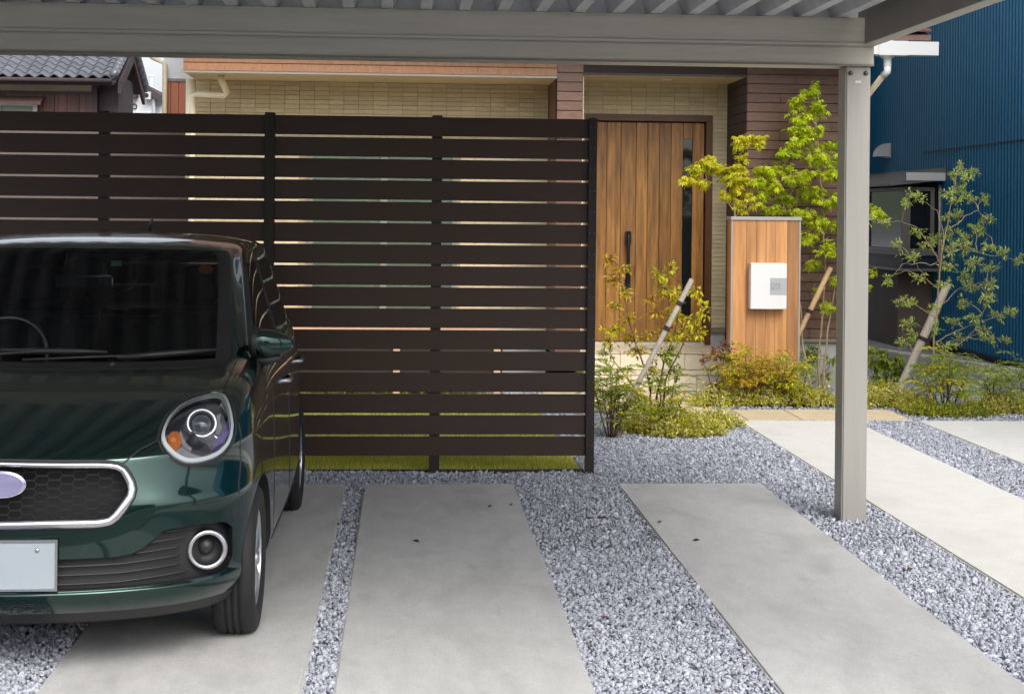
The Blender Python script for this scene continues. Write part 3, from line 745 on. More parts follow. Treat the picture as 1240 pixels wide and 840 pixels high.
# low concrete boundary wall
ka, kb = Vector((4.62, 18.2, 0)), Vector((6.35, 13.0, 0))
d = (kb - ka).normalized(); nn = Vector((-d.y, d.x, 0)) * .06
L_ = (kb - ka).length
kw = empty('boundary_kerb', (ka + kb) / 2, 'low grey concrete boundary wall running below the blue building', 'wall')
kcuts = [0, .19, .38, .57, .76, .95, 1]
for a, b in zip(kcuts[:-1], kcuts[1:]):
    p, q_ = ka + d * (L_ * a + .002), ka + d * (L_ * b - .002)
    MB().prism([p + nn - Vector((0, 0, .1)), q_ + nn - Vector((0, 0, .1)), q_ - nn - Vector((0, 0, .1)), p - nn - Vector((0, 0, .1))], (0, 0, .31)).build('concrete_block', 'kerb', kw, (p + q_) / 2, bevel=.008)

# ============================================================ OLD TILED HOUSE (far left)
OY = 26.0
def O(u, v, Y=OY): return onY(u, v, Y)
old = empty('old_tiled_house', O(60, 250), 'old low house with grey wavy roof tiles and dark timber walls', 'house')
eave_z = O(70, 91).z; ex = O(140, 93).x                 # right end of the eave
ridge_y, back_y = 27.3, 28.5; ridge_z = eave_z + .60
x_l = -9.6
rb = MB()
rb.prism([(x_l, OY, eave_z - .06), (x_l, ridge_y, ridge_z - .06), (x_l, back_y, eave_z - .06), (x_l, back_y, eave_z - .12), (x_l, ridge_y, ridge_z - .12), (x_l, OY, eave_z - .12)], (ex - x_l, 0, 0))
rbo = rb.build('roof', 'old_dark', old)
tw, tl_ = .206, .235; sl = math.atan2(ridge_z - eave_z, ridge_y - OY)
tv = []; tf = []; N = 10
for j, yy in enumerate((0, tl_)):
    for i in range(N + 1):
        t = i / N; z = .030 * math.sin(2 * math.pi * t) + (.022 if yy == 0 else .004)
        tv += [(t * tw, yy, z), (t * tw, yy, z - .020)]
for i in range(N):
    a = 2 * i; b = 2 * (i + 1); c = a + 2 * (N + 1); e = b + 2 * (N + 1)
    tf += [(a, b, e, c), (a + 1, c + 1, e + 1, b + 1), (a, a + 1, b + 1, b)]
tmb = MB(); tmb.add(tv, tf); tme = protomesh(tmb, 'kawara', auto=50)
ncol = int((ex - O(-60, 90).x) / tw) + 1; nrow = 6
for j in range(nrow):
    for i in range(ncol):
        o = piece(tme, 'roof_tile', rbo, (ex - (i + 1) * tw, OY - .03 + j * .205 * math.cos(sl), eave_z - .03 + j * .205 * math.sin(sl)))
        o.rotation_euler = (sl, 0, 0)
mb = MB()
for i in range(7): mb.tube([(ex - .02, OY - .02 + i * .2 * math.cos(sl), eave_z + i * .2 * math.sin(sl) + .01), (ex - .02, OY + .19 + i * .2 * math.cos(sl), eave_z + (i + 1) * .2 * math.sin(sl) + .02)], .07, 8)
mb.build('verge_tile', 'kawara', rbo, smooth=True)
MB().tube([(x_l, OY - .06, eave_z - .085), (ex - .05, OY - .06, eave_z - .085)], .036, 10).build('gutter', 'old_dark', old, smooth=True)
MB().box(x_l, OY - .005, eave_z - .15, ex - .02, OY + .03, eave_z - .105).build('eave_board', 'brown_back', old)
# gable boards of the back slope
gx = ex + .02
MB().prism([(gx, ridge_y, ridge_z - .02), (gx, back_y, eave_z - .10), (gx, back_y, eave_z - .30), (gx, ridge_y, ridge_z - .22)], (.05, 0, 0)).build('barge_board', 'old_wood', old)
MB().prism([(gx, OY + .1, eave_z - .08), (gx, ridge_y, ridge_z - .06), (gx, ridge_y, ridge_z - .26), (gx, OY + .1, eave_z - .28)], (.05, 0, 0)).build('barge_board', 'old_dark', old)
mb = MB()
for i in range(6): mb.tube([(gx + .06, back_y - i * .2, eave_z - .02 + i * .1), (gx + .06, back_y - i * .2 - .2, eave_z + .09 + i * .1)], .075, 8)
mb.build('verge_tile', 'kawara', rbo, smooth=True)
# walls
wy = OY + .45
wr = onY(112, 110, wy).x; wc = onY(145, 110, wy + .2).x
zpl = onY(60, 114.5, wy).z
MB().box(x_l, wy, -.1, wr, wy + 1.4, eave_z - .13).build('plaster_wall', 'old_plaster', old)
x = x_l; k = 0
ow = MB().box(x_l, wy - .03, -.1, wr, wy - .001, zpl).build('board_wall', 'brown_back', old)
x = wr
while x > onY(-60, 120, wy).x:
    MB().box(x - .196, wy - .05, -.1, x - .004, wy - .031, zpl - .002).build('wall_board', 'old_wood', ow, (x, wy, 0)); x -= .2
MB().box(wr, wy - .07, -.1, wr + .09, wy + .02, eave_z - .13).build('corner_post', 'old_dark', old)
MB().box(wr + .092, wy + .08, -.1, wc, wy + 1.5, eave_z + .05).build('side_wall', 'old_dark', old)
MB().box(x_l, wy - .052, zpl, wr, wy - .002, zpl + .05).build('wall_rail', 'old_dark', old)
wz1, wz0 = onY(20, 122.5, wy).z, onY(20, 150, wy).z
wx1 = onY(46, 125, wy - .05).x
ofr = MB(); ofr.box(wx1 - 1.6, wy - .10, wz1 - .08, wx1, wy - .051, wz1); ofr.box(wx1 - .07, wy - .10, wz0, wx1, wy - .051, wz1 - .08); ofr.box(wx1 - .66, wy - .10, wz0, wx1 - .60, wy - .051, wz1 - .08)
owf = ofr.build('window', 'white_pvc', old)
MB().box(wx1 - 1.6, wy - .07, wz0, wx1 - .07, wy - .052, wz1 - .08).build('pane', 'curtain', owf)
hz_ = onY(20, 119.5, wy - .3).z
MB().prism([(x_l, wy - .35, hz_ - .06), (x_l, wy - .051, hz_ + .06), (x_l, wy - .051, hz_), (x_l, wy - .35, hz_ - .10)], (onY(50, 117, wy - .3).x - x_l, 0, 0)).build('window_hood', 'old_wood', old)

# ============================================================ WHITE HOUSE WITH PLANK GABLE (behind, left)
wh = empty('white_house', onY(170, 250, 36), 'distant white walled house with sloping dark roof and an air conditioner', 'house')
p0, p1_, p2_, p3_ = onY(128, 96, 36), onY(168, 97, 36), onY(187, 111, 36), onY(187, 250, 36)
MB().prism([(p0.x - 2, 36, 0), (p0.x - 2, 36, p1_.z), (p1_.x, 36, p1_.z), (p2_.x, 36, p2_.z - .12), (p2_.x, 36, 0)], (0, 6, 0)).build('wall', 'white_wall', wh)
rr = [onY(166, 96.5, 35.8), onY(195, 115.5, 35.8)]
MB().prism([rr[0], rr[1], rr[1] + Vector((0, 0, -.16)), rr[0] + Vector((0, 0, -.16))], (0, 6.5, 0)).build('roof', 'old_dark', wh)
MB().prism([rr[0], rr[0] + Vector((-4, 0, 1.0)), rr[0] + Vector((-4, 0, .85)), rr[0] + Vector((0, 0, -.15))], (0, 6.5, 0)).build('roof', 'old_dark', wh)
a, b = onY(148, 110, 35.9), onY(167, 119, 35.9)
MB().box(a.x, 35.6, b.z, b.x, 35.99, a.z).build('eave_box', 'old_dark', wh)
a, b = onY(176, 112, 35.9), onY(184, 121, 35.9)
ac = MB().box(a.x, 35.7, b.z, b.x, 35.99, a.z).build('air_conditioner', 'grey_hood', wh)
MB().lathe([(.0001, .01), (.05, .012), (.055, 0)], ((a.x + b.x) / 2 - .02, 35.7, (a.z + b.z) / 2), (0, -1, 0), 14).build('fan_grille', 'black_metal', ac)
c = onY(162, 129, 35.9)
MB().loop_tube([(c.x + .055 * math.cos(k * .524), 35.97, c.z + .055 * math.sin(k * .524)) for k in range(12)], .012, 6).build('cable_loop', 'black_metal', wh)
MB().tube([onY(186, 113, 35.9), onY(186, 145, 35.9)], .03, 8).build('downpipe', 'grey_hood', wh)
for u in (188.5, 191.5, 194.5):
    a = onY(u, 117, 36.3); MB().box(a.x - .03, 36.3, 0, a.x + .02, 36.4, a.z).build('wall_panel', 'white_wall', wh)
# ============================================================ HOUSE WITH TERRACOTTA BOARDS (left of the beige wall)
tY = 18.6
th = empty('terracotta_house', onY(212, 250, tY), 'neighbouring house with white upper wall above terracotta coloured boards', 'house')
a, b = onY(198, 97, tY), onY(240, 97, tY)
tw_ = MB().box(a.x, tY, -.1, b.x + 2, tY + 5, 4.2).build('upper_wall', 'white_wall', th)
zb2 = a.z
MB().box(a.x - .004, tY - .05, zb2 - .02, b.x + 1, tY - .001, zb2 + .015).build('band', 'alu_dark', th)
x = a.x
while x < b.x + .4:
    MB().box(x + .002, tY - .035, 0, x + .088, tY - .002, zb2 - .021).build('wall_board', 'terracotta', th, (x, tY, 0)); x += .092
pz_ = onY(196, 78, tY - .1)
MB().tube([(a.x + .03, tY - .09, 0), (a.x + .03, tY - .09, pz_.z), onY(186, 70.5, tY - .1), onY(180, 66, tY - .1)], .03, 8).build('downpipe', 'cream_pvc', th, smooth=True)

# ============================================================ SMALL FAR THINGS
M['hill'] = mat('hill', (0.05, 0.085, 0.035), 0.95, var=0.5, vscale=.35, bump=1.0, bscale=1.2)
mb = MB(); Hs = []
for i in range(81):
    for j in range(3):
        xx = -140 + i * 3.5
        hh = (6.0 + 2.5 * mnoise.noise((xx * .03, 1.7, 0)) + 1.2 * mnoise.noise((xx * .16, 4, 0))) * (0.15, 1, .6)[j]
        Hs.append((xx, 130 + j * 30, hh))
mb.add(Hs, [(i * 3 + j, (i + 1) * 3 + j, (i + 1) * 3 + j + 1, i * 3 + j + 1) for i in range(80) for j in range(2)])
structure(mb.build('hills', 'hill', smooth=True))
a = onY(183.5, 94, 60)
MB().tube([(a.x, 60, 0), (a.x, 60, a.z)], .06, 8).tube([(a.x - .12, 60, a.z), (a.x + .12, 60, a.z)], .05, 6)
pm = MB().tube([(a.x, 60, 0), (a.x, 60, a.z)], .07, 8).tube([(a.x - .10, 60, a.z + .05), (a.x + .10, 60, a.z + .05)], .05, 6).build('utility_pole', 'galv')
tag(pm, 'thin grey utility pole rising above the far hillside', 'pole')

# ---- houses across the street behind the camera (they show in the paintwork)
for (x0, x1, y0, hh, cc, lab) in ((-17, -6.5, -24, 5.2, 'white_wall', 'white rendered house across the street'), (-3, 7.5, -26, 6.0, 'old_plaster', 'tan two storey house across the street'), (12, 21, -24, 5.0, 'umber_panel', 'brown clad house across the street')):
    hs_ = empty('house_across_street', ((x0 + x1) / 2, y0, 0), lab, 'house')
    MB().box(x0, y0 - 7, -.1, x1, y0, hh).build('wall', cc, hs_)
    MB().prism([(x0 - .5, y0 + .6, hh), (x0 - .5, y0 - 3.5, hh + 2.2), (x0 - .5, y0 - 7.6, hh)], (x1 - x0 + 1, 0, 0)).build('roof', 'old_dark', hs_)
    for k in range(3):
        xx = x0 + 1 + k * (x1 - x0 - 2.6) / 2
        wn = MB().box(xx, y0 + .002, 1.0, xx + 1.6, y0 + .06, 2.2).build('window', 'white_pvc', hs_)
        MB().box(xx + .06, y0 + .061, 1.06, xx + 1.54, y0 + .07, 2.14).build('pane', 'glass_dark', wn)

# ============================================================ PLANTING
rnd = random.Random(23)
def rvec(s=1.0): return Vector((rnd.gauss(0, s), rnd.gauss(0, s), rnd.gauss(0, s)))
def add_leaf(mb, p, d, n, L, W, shape, tint):
    d = d.normalized(); s = d.cross(n)
    if s.length < 1e-4: s = d.orthogonal()
    s.normalize(); u = s.cross(d)
    if shape == 'maple':
        vs = [p]; fs = []
        for ang, l in ((-78, .62), (-40, .88), (0, 1.0), (40, .88), (78, .62)):
            a = R(ang); e = d * math.cos(a) + s * math.sin(a); f = s * math.cos(a) - d * math.sin(a)
            i = len(vs); tip = p + e * L * l - u * L * rnd.uniform(.10, .34)
            vs += [p + e * L * l * .5 + f * W * .16 + u * .04 * L, tip, p + e * L * l * .5 - f * W * .16 + u * .04 * L]
            fs.append((0, i, i + 1, i + 2))
        mb.add(vs, fs, tint)
    else:
        k = .42 if shape == 'oval' else .5
        mid = p + d * L * k
        mb.add([p, mid + s * W * .5 + u * W * .16, p + d * L - u * L * .14, mid - s * W * .5 + u * W * .16], [(0, 1, 2), (0, 2, 3)], tint)
def bez(a, b, sag, n=5, wob=0.0):
    a, b = Vector(a), Vector(b); out = []
    for i in range(n + 1):
        t = i / n; p = a.lerp(b, t); p.z += sag * 4 * t * (1 - t)
        if 0 < i < n: p += rvec(wob)
        out.append(p)
    return out
def near_on(paths, q):
    best = None
    for pth in paths:
        for p in pth:
            c = (p - q).length + max(0, p.z - q.z) * 2.0
            if best is None or c < best[0]: best = (c, p)
    return best[1]
def blob_plant(name, label, cat, base, stems, blobs, leafm, shape, L, W, stem_r=.012, bark='bark', droop=.5, per=8, group=None, twig_r=.002, spread=1.0, dens_=None, crown='crown', trunk='trunk'):
    """stems: lists of world points; blobs: (centre, rx, ry, rz, leaves[, leaf material])"""
    th_ = empty(name, base, label, cat, group)
    tb = MB(); paths = []
    for st_ in stems:
        st_ = [Vector(p) for p in st_]
        pts = []
        for a, b in zip(st_[:-1], st_[1:]): pts += bez(a, b, 0, 4, .006)[:-1]
        pts.append(st_[-1]); paths.append(pts)
        m = len(pts); r0_ = stem_r if (len(paths) == 1 or st_[0].z < .05) else stem_r * .42
        tb.tube(pts, [r0_ * (1 - .72 * i / (m - 1)) for i in range(m)], 7)
    crowns = {}
    for bl in blobs:
        c, rx, ry, rz, nl = bl[:5]; lm = bl[5] if len(bl) > 5 else leafm
        mb = crowns.setdefault(lm, MB())
        c = Vector(c); root = near_on(paths, c)
        if (root - c).length > .03: tb.tube(bez(root, c, .12 * (root - c).length, 4, .008), [stem_r * .38, stem_r * .32, stem_r * .26, stem_r * .2, twig_r], 5, cap=False)
        nt_ = max(2, int(nl * (dens_ or DENS)) // per)
        for _ in range(nt_):
            q = rvec(); q.normalize(); q *= rnd.random() ** .45
            e = c + Vector((q.x * rx, q.y * ry, q.z * rz))
            s0_ = c.lerp(e, .15)
            tb.tube(bez(s0_, e, .02, 2, .002), [twig_r, twig_r * .8, twig_r * .5], 3, cap=False)
            out = (e - c); out = out.normalized() if out.length > 1e-4 else rvec().normalized()
            for k in range(per):
                t = rnd.uniform(.35, 1.05); p = s0_.lerp(e, t) + rvec(.010 * spread)
                d = (out * .8 + rvec(.55) + Vector((0, 0, -droop)))
                if d.length < .1: d = Vector((1, 0, 0))
                nrm = Vector((0, 0, 1)) + rvec(.35)
                sc = rnd.uniform(.6, 1.15)
                add_leaf(mb, p, d, nrm, L * sc, W * sc, shape, min(1, max(0, rnd.gauss(.5, .26))))
    tb.build(trunk, bark, th_, smooth=True)
    for lm, mb in crowns.items():
        if mb.f: mb.build(crown, lm, th_)
    return th_
DENS = 1.8
def frond_plant(name, label, cat, base, n, height, spread, leafm, L=.035, W=.008, leafm2=None, group=None, levels=(.25, 1.0), stem_m='bark_dark', npin=5):
    """nandina-like: upright canes carrying feathery compound leaves"""
    th_ = empty(name, base, label, cat, group); base = Vector(base)
    tb = MB(); fa, fb = MB(), MB()
    for i in range(n):
        a = rnd.uniform(0, 6.283); r = spread * rnd.uniform(.1, .55); h = height * rnd.uniform(.55, 1.0)
        top = base + Vector((math.cos(a) * r, math.sin(a) * r, h))
        cane = bez(base + Vector((math.cos(a) * .03, math.sin(a) * .03, 0)), top, .0, 5, .006)
        tb.tube(cane, [.006, .0055, .005, .004, .003, .002], 5)
        for k in range(npin):
            t = rnd.uniform(*levels); p0 = cane[0].lerp(top, t)
            b = rnd.uniform(0, 6.283); fl = spread * rnd.uniform(.35, .75)
            p1_ = p0 + Vector((math.cos(b) * fl, math.sin(b) * fl, fl * rnd.uniform(.0, .55)))
            rachis = bez(p0, p1_, fl * .16, 5)
            tb.tube(rachis, [.0018] * 6, 3, cap=False)
            mb = fb if (leafm2 and rnd.random() < .4) else fa
            for q in range(1, 6):
                pr = rachis[q]; ax = (rachis[q] - rachis[q - 1]).normalized(); sd = ax.cross(Vector((0, 0, 1)))
                sd = sd.normalized() if sd.length > 1e-4 else Vector((1, 0, 0))
                for sg in (-1, 1):
                    pin = pr + (sd * sg * .8 + ax * .5) * L * 1.1
                    for w_ in range(3):
                        pp = pr.lerp(pin, (w_ + .6) / 3)
                        add_leaf(mb, pp, sd * sg * (1 - .3 * w_) + ax * (.4 + .5 * w_) + rvec(.2) + Vector((0, 0, -.15)), Vector((0, 0, 1)) + rvec(.3), L * rnd.uniform(.7, 1.1), W, 'lance', rnd.random())
                    add_leaf(mb, pr, sd * sg + ax * .5 + rvec(.25), Vector((0, 0, 1)) + rvec(.3), L * rnd.uniform(.7, 1.1), W, 'lance', rnd.random())
    tb.build('stem', stem_m, th_, smooth=True)
    if fa.f: fa.build('foliage', leafm, th_)
    if fb.f: fb.build('foliage', leafm2, th_)
    return th_
def cover_plant(name, label, cat, base, pts, rad, height, n, leafm, L=.022, W=.014, group=None, leafm2=None):
    """low spreading mound: pts are world ground centres"""
    th_ = empty(name, base, label, cat, group); tb = MB(); fa, fb = MB(), MB()
    for k in range(n):
        c = Vector(rnd.choice(pts)); a = rnd.uniform(0, 6.283); r = rad * math.sqrt(rnd.random())
        hh = height * (1 - (r / rad) ** 2 * .75) * rnd.uniform(.35, 1.0)
        e = c + Vector((math.cos(a) * r, math.sin(a) * r, hh)); s0_ = c + Vector((math.cos(a) * r * .55, math.sin(a) * r * .55, 0))
        tb.tube([s0_, s0_.lerp(e, .6) + Vector((0, 0, .012)), e], [.0016, .0013, .0008], 3, cap=False)
        out = (e - s0_).normalized(); mb = fb if (leafm2 and rnd.random() < .35) else fa
        for q in range(7):
            p = s0_.lerp(e, rnd.uniform(.3, 1.0)) + rvec(.004)
            add_leaf(mb, p, out * .5 + rvec(.7) + Vector((0, 0, .1)), Vector((0, 0, 1)) + rvec(.4), L * rnd.uniform(.6, 1.15), W * rnd.uniform(.7, 1.1), 'oval', rnd.random())
    tb.build('stem', 'bark_dark', th_)
    if fa.f: fa.build('foliage', leafm, th_)
    if fb.f: fb.build('foliage', leafm2, th_)
    return th_
def B(u, v, ru, rv, n, Y, dy=0.0, m=None, ry=None):
    c = onY(u, v, Y + dy); k = (Y + dy) / 1895.0
    t = (c, ru * k, (ry if ry else max(ru * k, rv * k)), rv * k, n)
    return t + (m,) if m else t

def GY(u, Y): p = onY(u, 480, Y); return Vector((p.x, Y, 0.0))
# green maple behind the mailbox pillar
Y = 14.22
bs = onY(990, 470, Y); bs.z = 0
stems = [[bs, onY(992, 420, Y), onY(1000, 330, Y), onY(996, 240, Y), onY(988, 150, Y), onY(985, 104, Y)],
         [bs + Vector((.05, .03, 0)), onY(1002, 400, Y + .05), onY(1020, 310, Y + .05), onY(1030, 230, Y + .05)],
         [bs + Vector((-.05, .0, 0)), onY(972, 420, Y), onY(965, 340, Y), onY(955, 260, Y), onY(940, 225, Y)]]
bl = [B(985, 106, 8, 5, 26, Y), B(978, 116, 16, 7, 60, Y), B(965, 127, 13, 6, 50, Y), B(988, 131, 14, 8, 60, Y), B(970, 143, 20, 7, 75, Y), B(984, 156, 16, 7, 65, Y), B(963, 157, 14, 6, 50, Y),
      B(972, 170, 24, 8, 95, Y), B(1002, 176, 15, 7, 50, Y, .1), B(955, 184, 17, 6, 55, Y, -.1), B(985, 190, 24, 8, 100, Y), B(1018, 192, 20, 8, 70, Y, .05), B(945, 205, 18, 6, 60, Y), B(1000, 210, 30, 9, 130, Y),
      B(968, 216, 22, 8, 90, Y, -.15), B(1032, 220, 20, 10, 80, Y), B(985, 234, 28, 9, 110, Y, .1), B(1015, 244, 28, 10, 110, Y, -.1), B(950, 240, 22, 7, 70, Y, .1), B(1045, 250, 20, 8, 60, Y), B(1062, 258, 12, 5, 34, Y, -.1),
      B(928, 206, 18, 6, 80, Y, -.12), B(915, 220, 15, 6, 65, Y, -.15), B(935, 226, 20, 7, 80, Y, -.1), B(922, 236, 12, 5, 40, Y, -.1), B(938, 254, 22, 6, 70, Y), B(965, 258, 22, 7, 80, Y, -.05),
      B(992, 268, 24, 8, 80, Y), B(1024, 275, 24, 9, 80, Y), B(978, 288, 12, 7, 40, Y), B(1000, 300, 20, 8, 60, Y, -.1), B(1030, 305, 18, 8, 50, Y), B(985, 318, 14, 6, 40, Y), B(1012, 338, 16, 6, 36, Y), B(992, 352, 8, 4, 16, Y), B(1003, 372, 10, 5, 22, Y), B(1046, 345, 10, 5, 20, Y),
      B(1056, 330, 5, 4, 12, Y)]
blob_plant('maple_tree', 'bright green Japanese maple growing behind the mailbox pillar', 'tree', bs, stems, bl, 'leaf_maple', 'maple', .058, .048, .011, 'bark', .75, 6, dens_=1.2, spread=2.0)
# lime yellow maple
Y = 14.06
bs = onY(893, 470, Y); bs.z = 0
stems = [[bs, onY(892, 330, Y), onY(890, 262, Y), onY(889, 235, Y), onY(894, 200, Y), onY(900, 172, Y)], [onY(890, 258, Y), onY(882, 245, Y), onY(866, 222, Y), onY(842, 212, Y)], [onY(891, 262, Y), onY(902, 246, Y), onY(908, 240, Y)]]
bl = [B(905, 168, 22, 6, 90, Y), B(918, 172, 10, 5, 40, Y), B(893, 177, 10, 5, 40, Y), B(858, 197, 12, 6, 55, Y), B(846, 206, 16, 6, 70, Y), B(834, 216, 11, 6, 55, Y), B(852, 222, 12, 5, 40, Y), B(872, 206, 16, 6, 65, Y), B(893, 205, 16, 6, 75, Y), B(885, 217, 20, 6, 80, Y), B(903, 218, 10, 5, 40, Y),
      B(880, 236, 9, 5, 45, Y), B(893, 228, 10, 5, 40, Y), B(906, 236, 9, 4, 26, Y), B(897, 245, 8, 4, 18, Y), B(896, 257, 5, 3, 10, Y), B(914, 249, 5, 3, 10, Y), B(898, 192, 8, 6, 26, Y)]
blob_plant('maple_tree', 'small yellow leaved maple spreading in front of the door', 'tree', bs, stems, bl, 'leaf_lime', 'maple', .054, .046, .010, 'bark', .7, 6, spread=1.8, dens_=1.5)
# yellowing shrub in front of the door
Y = 11.85
bs = onY(796, 517, Y); bs.z = 0
stems = [[bs, onY(797, 470, Y), onY(806, 430, Y), onY(818, 400, Y), onY(826, 345, Y)], [bs + Vector((-.03, 0, 0)), onY(788, 470, Y), onY(775, 430, Y), onY(760, 380, Y), onY(748, 320, Y)], [bs + Vector((.03, 0, 0)), onY(806, 460, Y), onY(830, 410, Y), onY(848, 372, Y)], [bs + Vector((-.04, .02, 0)), onY(765, 465, Y), onY(738, 425, Y)]]
gm = 'leaf_gold'; lm = 'leaf_lime'; gr = 'leaf_green'
bl = [B(738, 315, 10, 8, 40, Y, 0, gm), B(752, 326, 14, 8, 50, Y, 0, gm), B(744, 340, 14, 8, 40, Y, 0, gm), B(757, 352, 10, 8, 30, Y, 0, gm), B(748, 370, 16, 6, 34, Y, 0, gm), B(760, 385, 12, 8, 34, Y, 0, gm), B(742, 402, 20, 8, 60, Y, 0, lm), B(765, 408, 18, 8, 50, Y, 0, gm), B(738, 415, 12, 6, 30, Y, 0, lm),
      B(800, 332, 12, 8, 40, Y, 0, lm), B(812, 325, 8, 6, 22, Y, 0, lm), B(806, 350, 16, 9, 50, Y, 0, gm), B(820, 358, 14, 10, 50, Y, 0, lm), B(790, 362, 12, 8, 34, Y, 0, gm), B(843, 352, 9, 8, 26, Y, 0, lm), B(852, 376, 10, 10, 40, Y, 0, lm), B(838, 388, 14, 9, 44, Y, 0, lm), B(795, 380, 18, 8, 44, Y, 0, gm), B(815, 382, 16, 10, 44, Y, 0, lm),
      B(820, 405, 22, 9, 70, Y, 0, lm), B(845, 402, 14, 7, 40, Y, 0, lm), B(790, 405, 16, 8, 40, Y, 0, gm), B(770, 425, 16, 8, 44, Y, 0, gm), B(800, 432, 18, 10, 60, Y, 0, gr), B(785, 445, 12, 8, 36, Y, 0, gm), B(812, 425, 14, 8, 40, Y, 0, gr), B(735, 430, 10, 8, 24, Y, 0, gr), B(815, 450, 14, 9, 50, Y, 0, gr), B(796, 462, 16, 9, 50, Y, 0, gr), B(775, 485, 12, 8, 46, Y, .1, gr)]
blob_plant('yellowing_shrub', 'loose shrub with orange and yellow leaves tied to a pale stake', 'shrub', bs, stems, bl, gm, 'oval', .046, .022, .009, 'bark_dark', .15, 5, dens_=1.5)
# its neighbours at ground level
bs = gnd(740, 529); frond_plant('nandina_shrub', 'green feathery nandina shrub close beside the end post of the fence', 'shrub', bs, 14, .50, .36, 'leaf_green', .042, .012, 'leaf_lime')
bs = gnd(802, 524); frond_plant('nandina_shrub', 'green feathery nandina at the foot of the pale stake', 'shrub', bs, 7, .44, .34, 'leaf_green', .045, .010, 'leaf_lime')
bs = gnd(820, 520)
cover_plant('ground_cover', 'cream and yellow variegated ground cover at the foot of the yellowing shrub', 'ground cover', bs,
            [gnd(772, 522), gnd(790, 519), gnd(812, 516), gnd(835, 520), gnd(855, 518), gnd(872, 517), gnd(822, 528), gnd(850, 526), gnd(805, 526)], .21, .19, 1500, 'leaf_cover', .030, .017, None, 'leaf_lime')
# pale stake
def stake(name, label, a, b, r, m, ties, tm='rope'):
    t_ = empty(name, (a[0], a[1], 0), label, 'stake'); a, b = Vector(a), Vector(b)
    pts = [a.lerp(b, k / 6) for k in range(7)]
    MB().tube(pts, [r * (1.04 - .05 * k / 6) + rnd.uniform(-.001, .001) for k in range(7)], 12).build('pole', m, t_, auto=40)
    for tt in ties:
        c = a.lerp(b, tt); d_ = (b - a).normalized()
        q = MB()
        for k in range(4): q.tube([c + d_ * (k * .009 - .014), c + d_ * (k * .009 - .006)], r * 1.2, 10)
        q.tube([c, c + Vector((.05, .01, .012))], .009, 6)
        q.build('tie', tm, t_)
    return t_
a = gnd(742, 505, 0); a = Vector((a.x, 11.72, -.02)); a.x = onY(741, 505, 11.72).x
b = onY(838, 338, 11.72)
stake('tree_stake', 'slender pale wooden stake leaning through the yellowing shrub', a, b, .020, 'stake_wood', (.84, .68))
# behind the pillar: bamboo stake
stake('tree_stake', 'brown bamboo stake leaning against the maple behind the mailbox pillar', (onY(930, 440, 14.05).x, 14.05, -.02), onY(1006, 324, 14.1), .025, 'stake_bamboo', (.66,))
# plants at the pillar's foot
bs = GY(864, 13.36); Y = bs.y
blob_plant('dark_leaved_shrub', 'shrub with dark red leaves and arching stems beside the cream steps', 'shrub', bs,
           [[bs, onY(868, 460, Y), onY(880, 425, Y)], [bs, onY(858, 455, Y), onY(852, 435, Y)], [bs, onY(876, 455, Y), onY(888, 440, Y)]],
           [B(880, 420, 8, 6, 30, Y), B(868, 430, 14, 7, 44, Y), B(853, 434, 8, 6, 22, Y), B(884, 436, 12, 8, 40, Y, 0, 'leaf_green'), B(860, 448, 12, 7, 30, Y, 0, 'leaf_green'), B(864, 470, 10, 7, 40, Y), B(880, 452, 14, 8, 60, Y, 0, 'leaf_gold'), B(876, 466, 14, 8, 60, Y, 0, 'leaf_lime')],
           'leaf_red', 'oval', .038, .02, .007, 'bark_dark', .1, 5)
bs = GY(903, 13.38); frond_plant('nandina_shrub', 'orange tinted feathery nandina in front of the mailbox pillar', 'shrub', bs, 14, .48, .42, 'leaf_gold', .042, .011, 'leaf_lime')
bs = GY(948, 13.38); frond_plant('nandina_shrub', 'low nandina with green fronds at the right foot of the mailbox pillar', 'shrub', bs, 11, .38, .40, 'leaf_lime', .042, .010, 'leaf_green')
bs = gnd(972, 472); Y = bs.y
blob_plant('young_shrub', 'thin young shrub with whorled leaves before the grey foundation', 'shrub', bs,
           [[bs, onY(978, 445, Y), onY(984, 425, Y)], [bs, onY(990, 460, Y), onY(1004, 445, Y)]],
           [B(984, 424, 8, 5, 24, Y), B(976, 430, 10, 4, 24, Y), B(992, 432, 12, 4, 24, Y), B(985, 440, 10, 5, 24, Y), B(998, 455, 12, 4, 20, Y), B(1008, 436, 8, 8, 24, Y), B(975, 452, 10, 5, 22, Y, 0, 'leaf_lime')],
           'leaf_green', 'oval', .06, .026, .007, 'bark_dark', .0, 4)
bs = GY(920, 13.35)
cover_plant('ground_cover', 'yellow variegated ground cover along the foot of the mailbox pillar', 'ground cover', bs,
            [GY(u, v) for u, v in ((858, 13.3), (875, 13.35), (892, 13.38), (910, 13.4), (928, 13.4), (945, 13.4), (962, 13.38), (980, 13.36), (994, 13.36), (935, 13.5), (900, 13.5))], .19, .22, 1500, 'leaf_cover', .032, .018, None, 'leaf_lime')
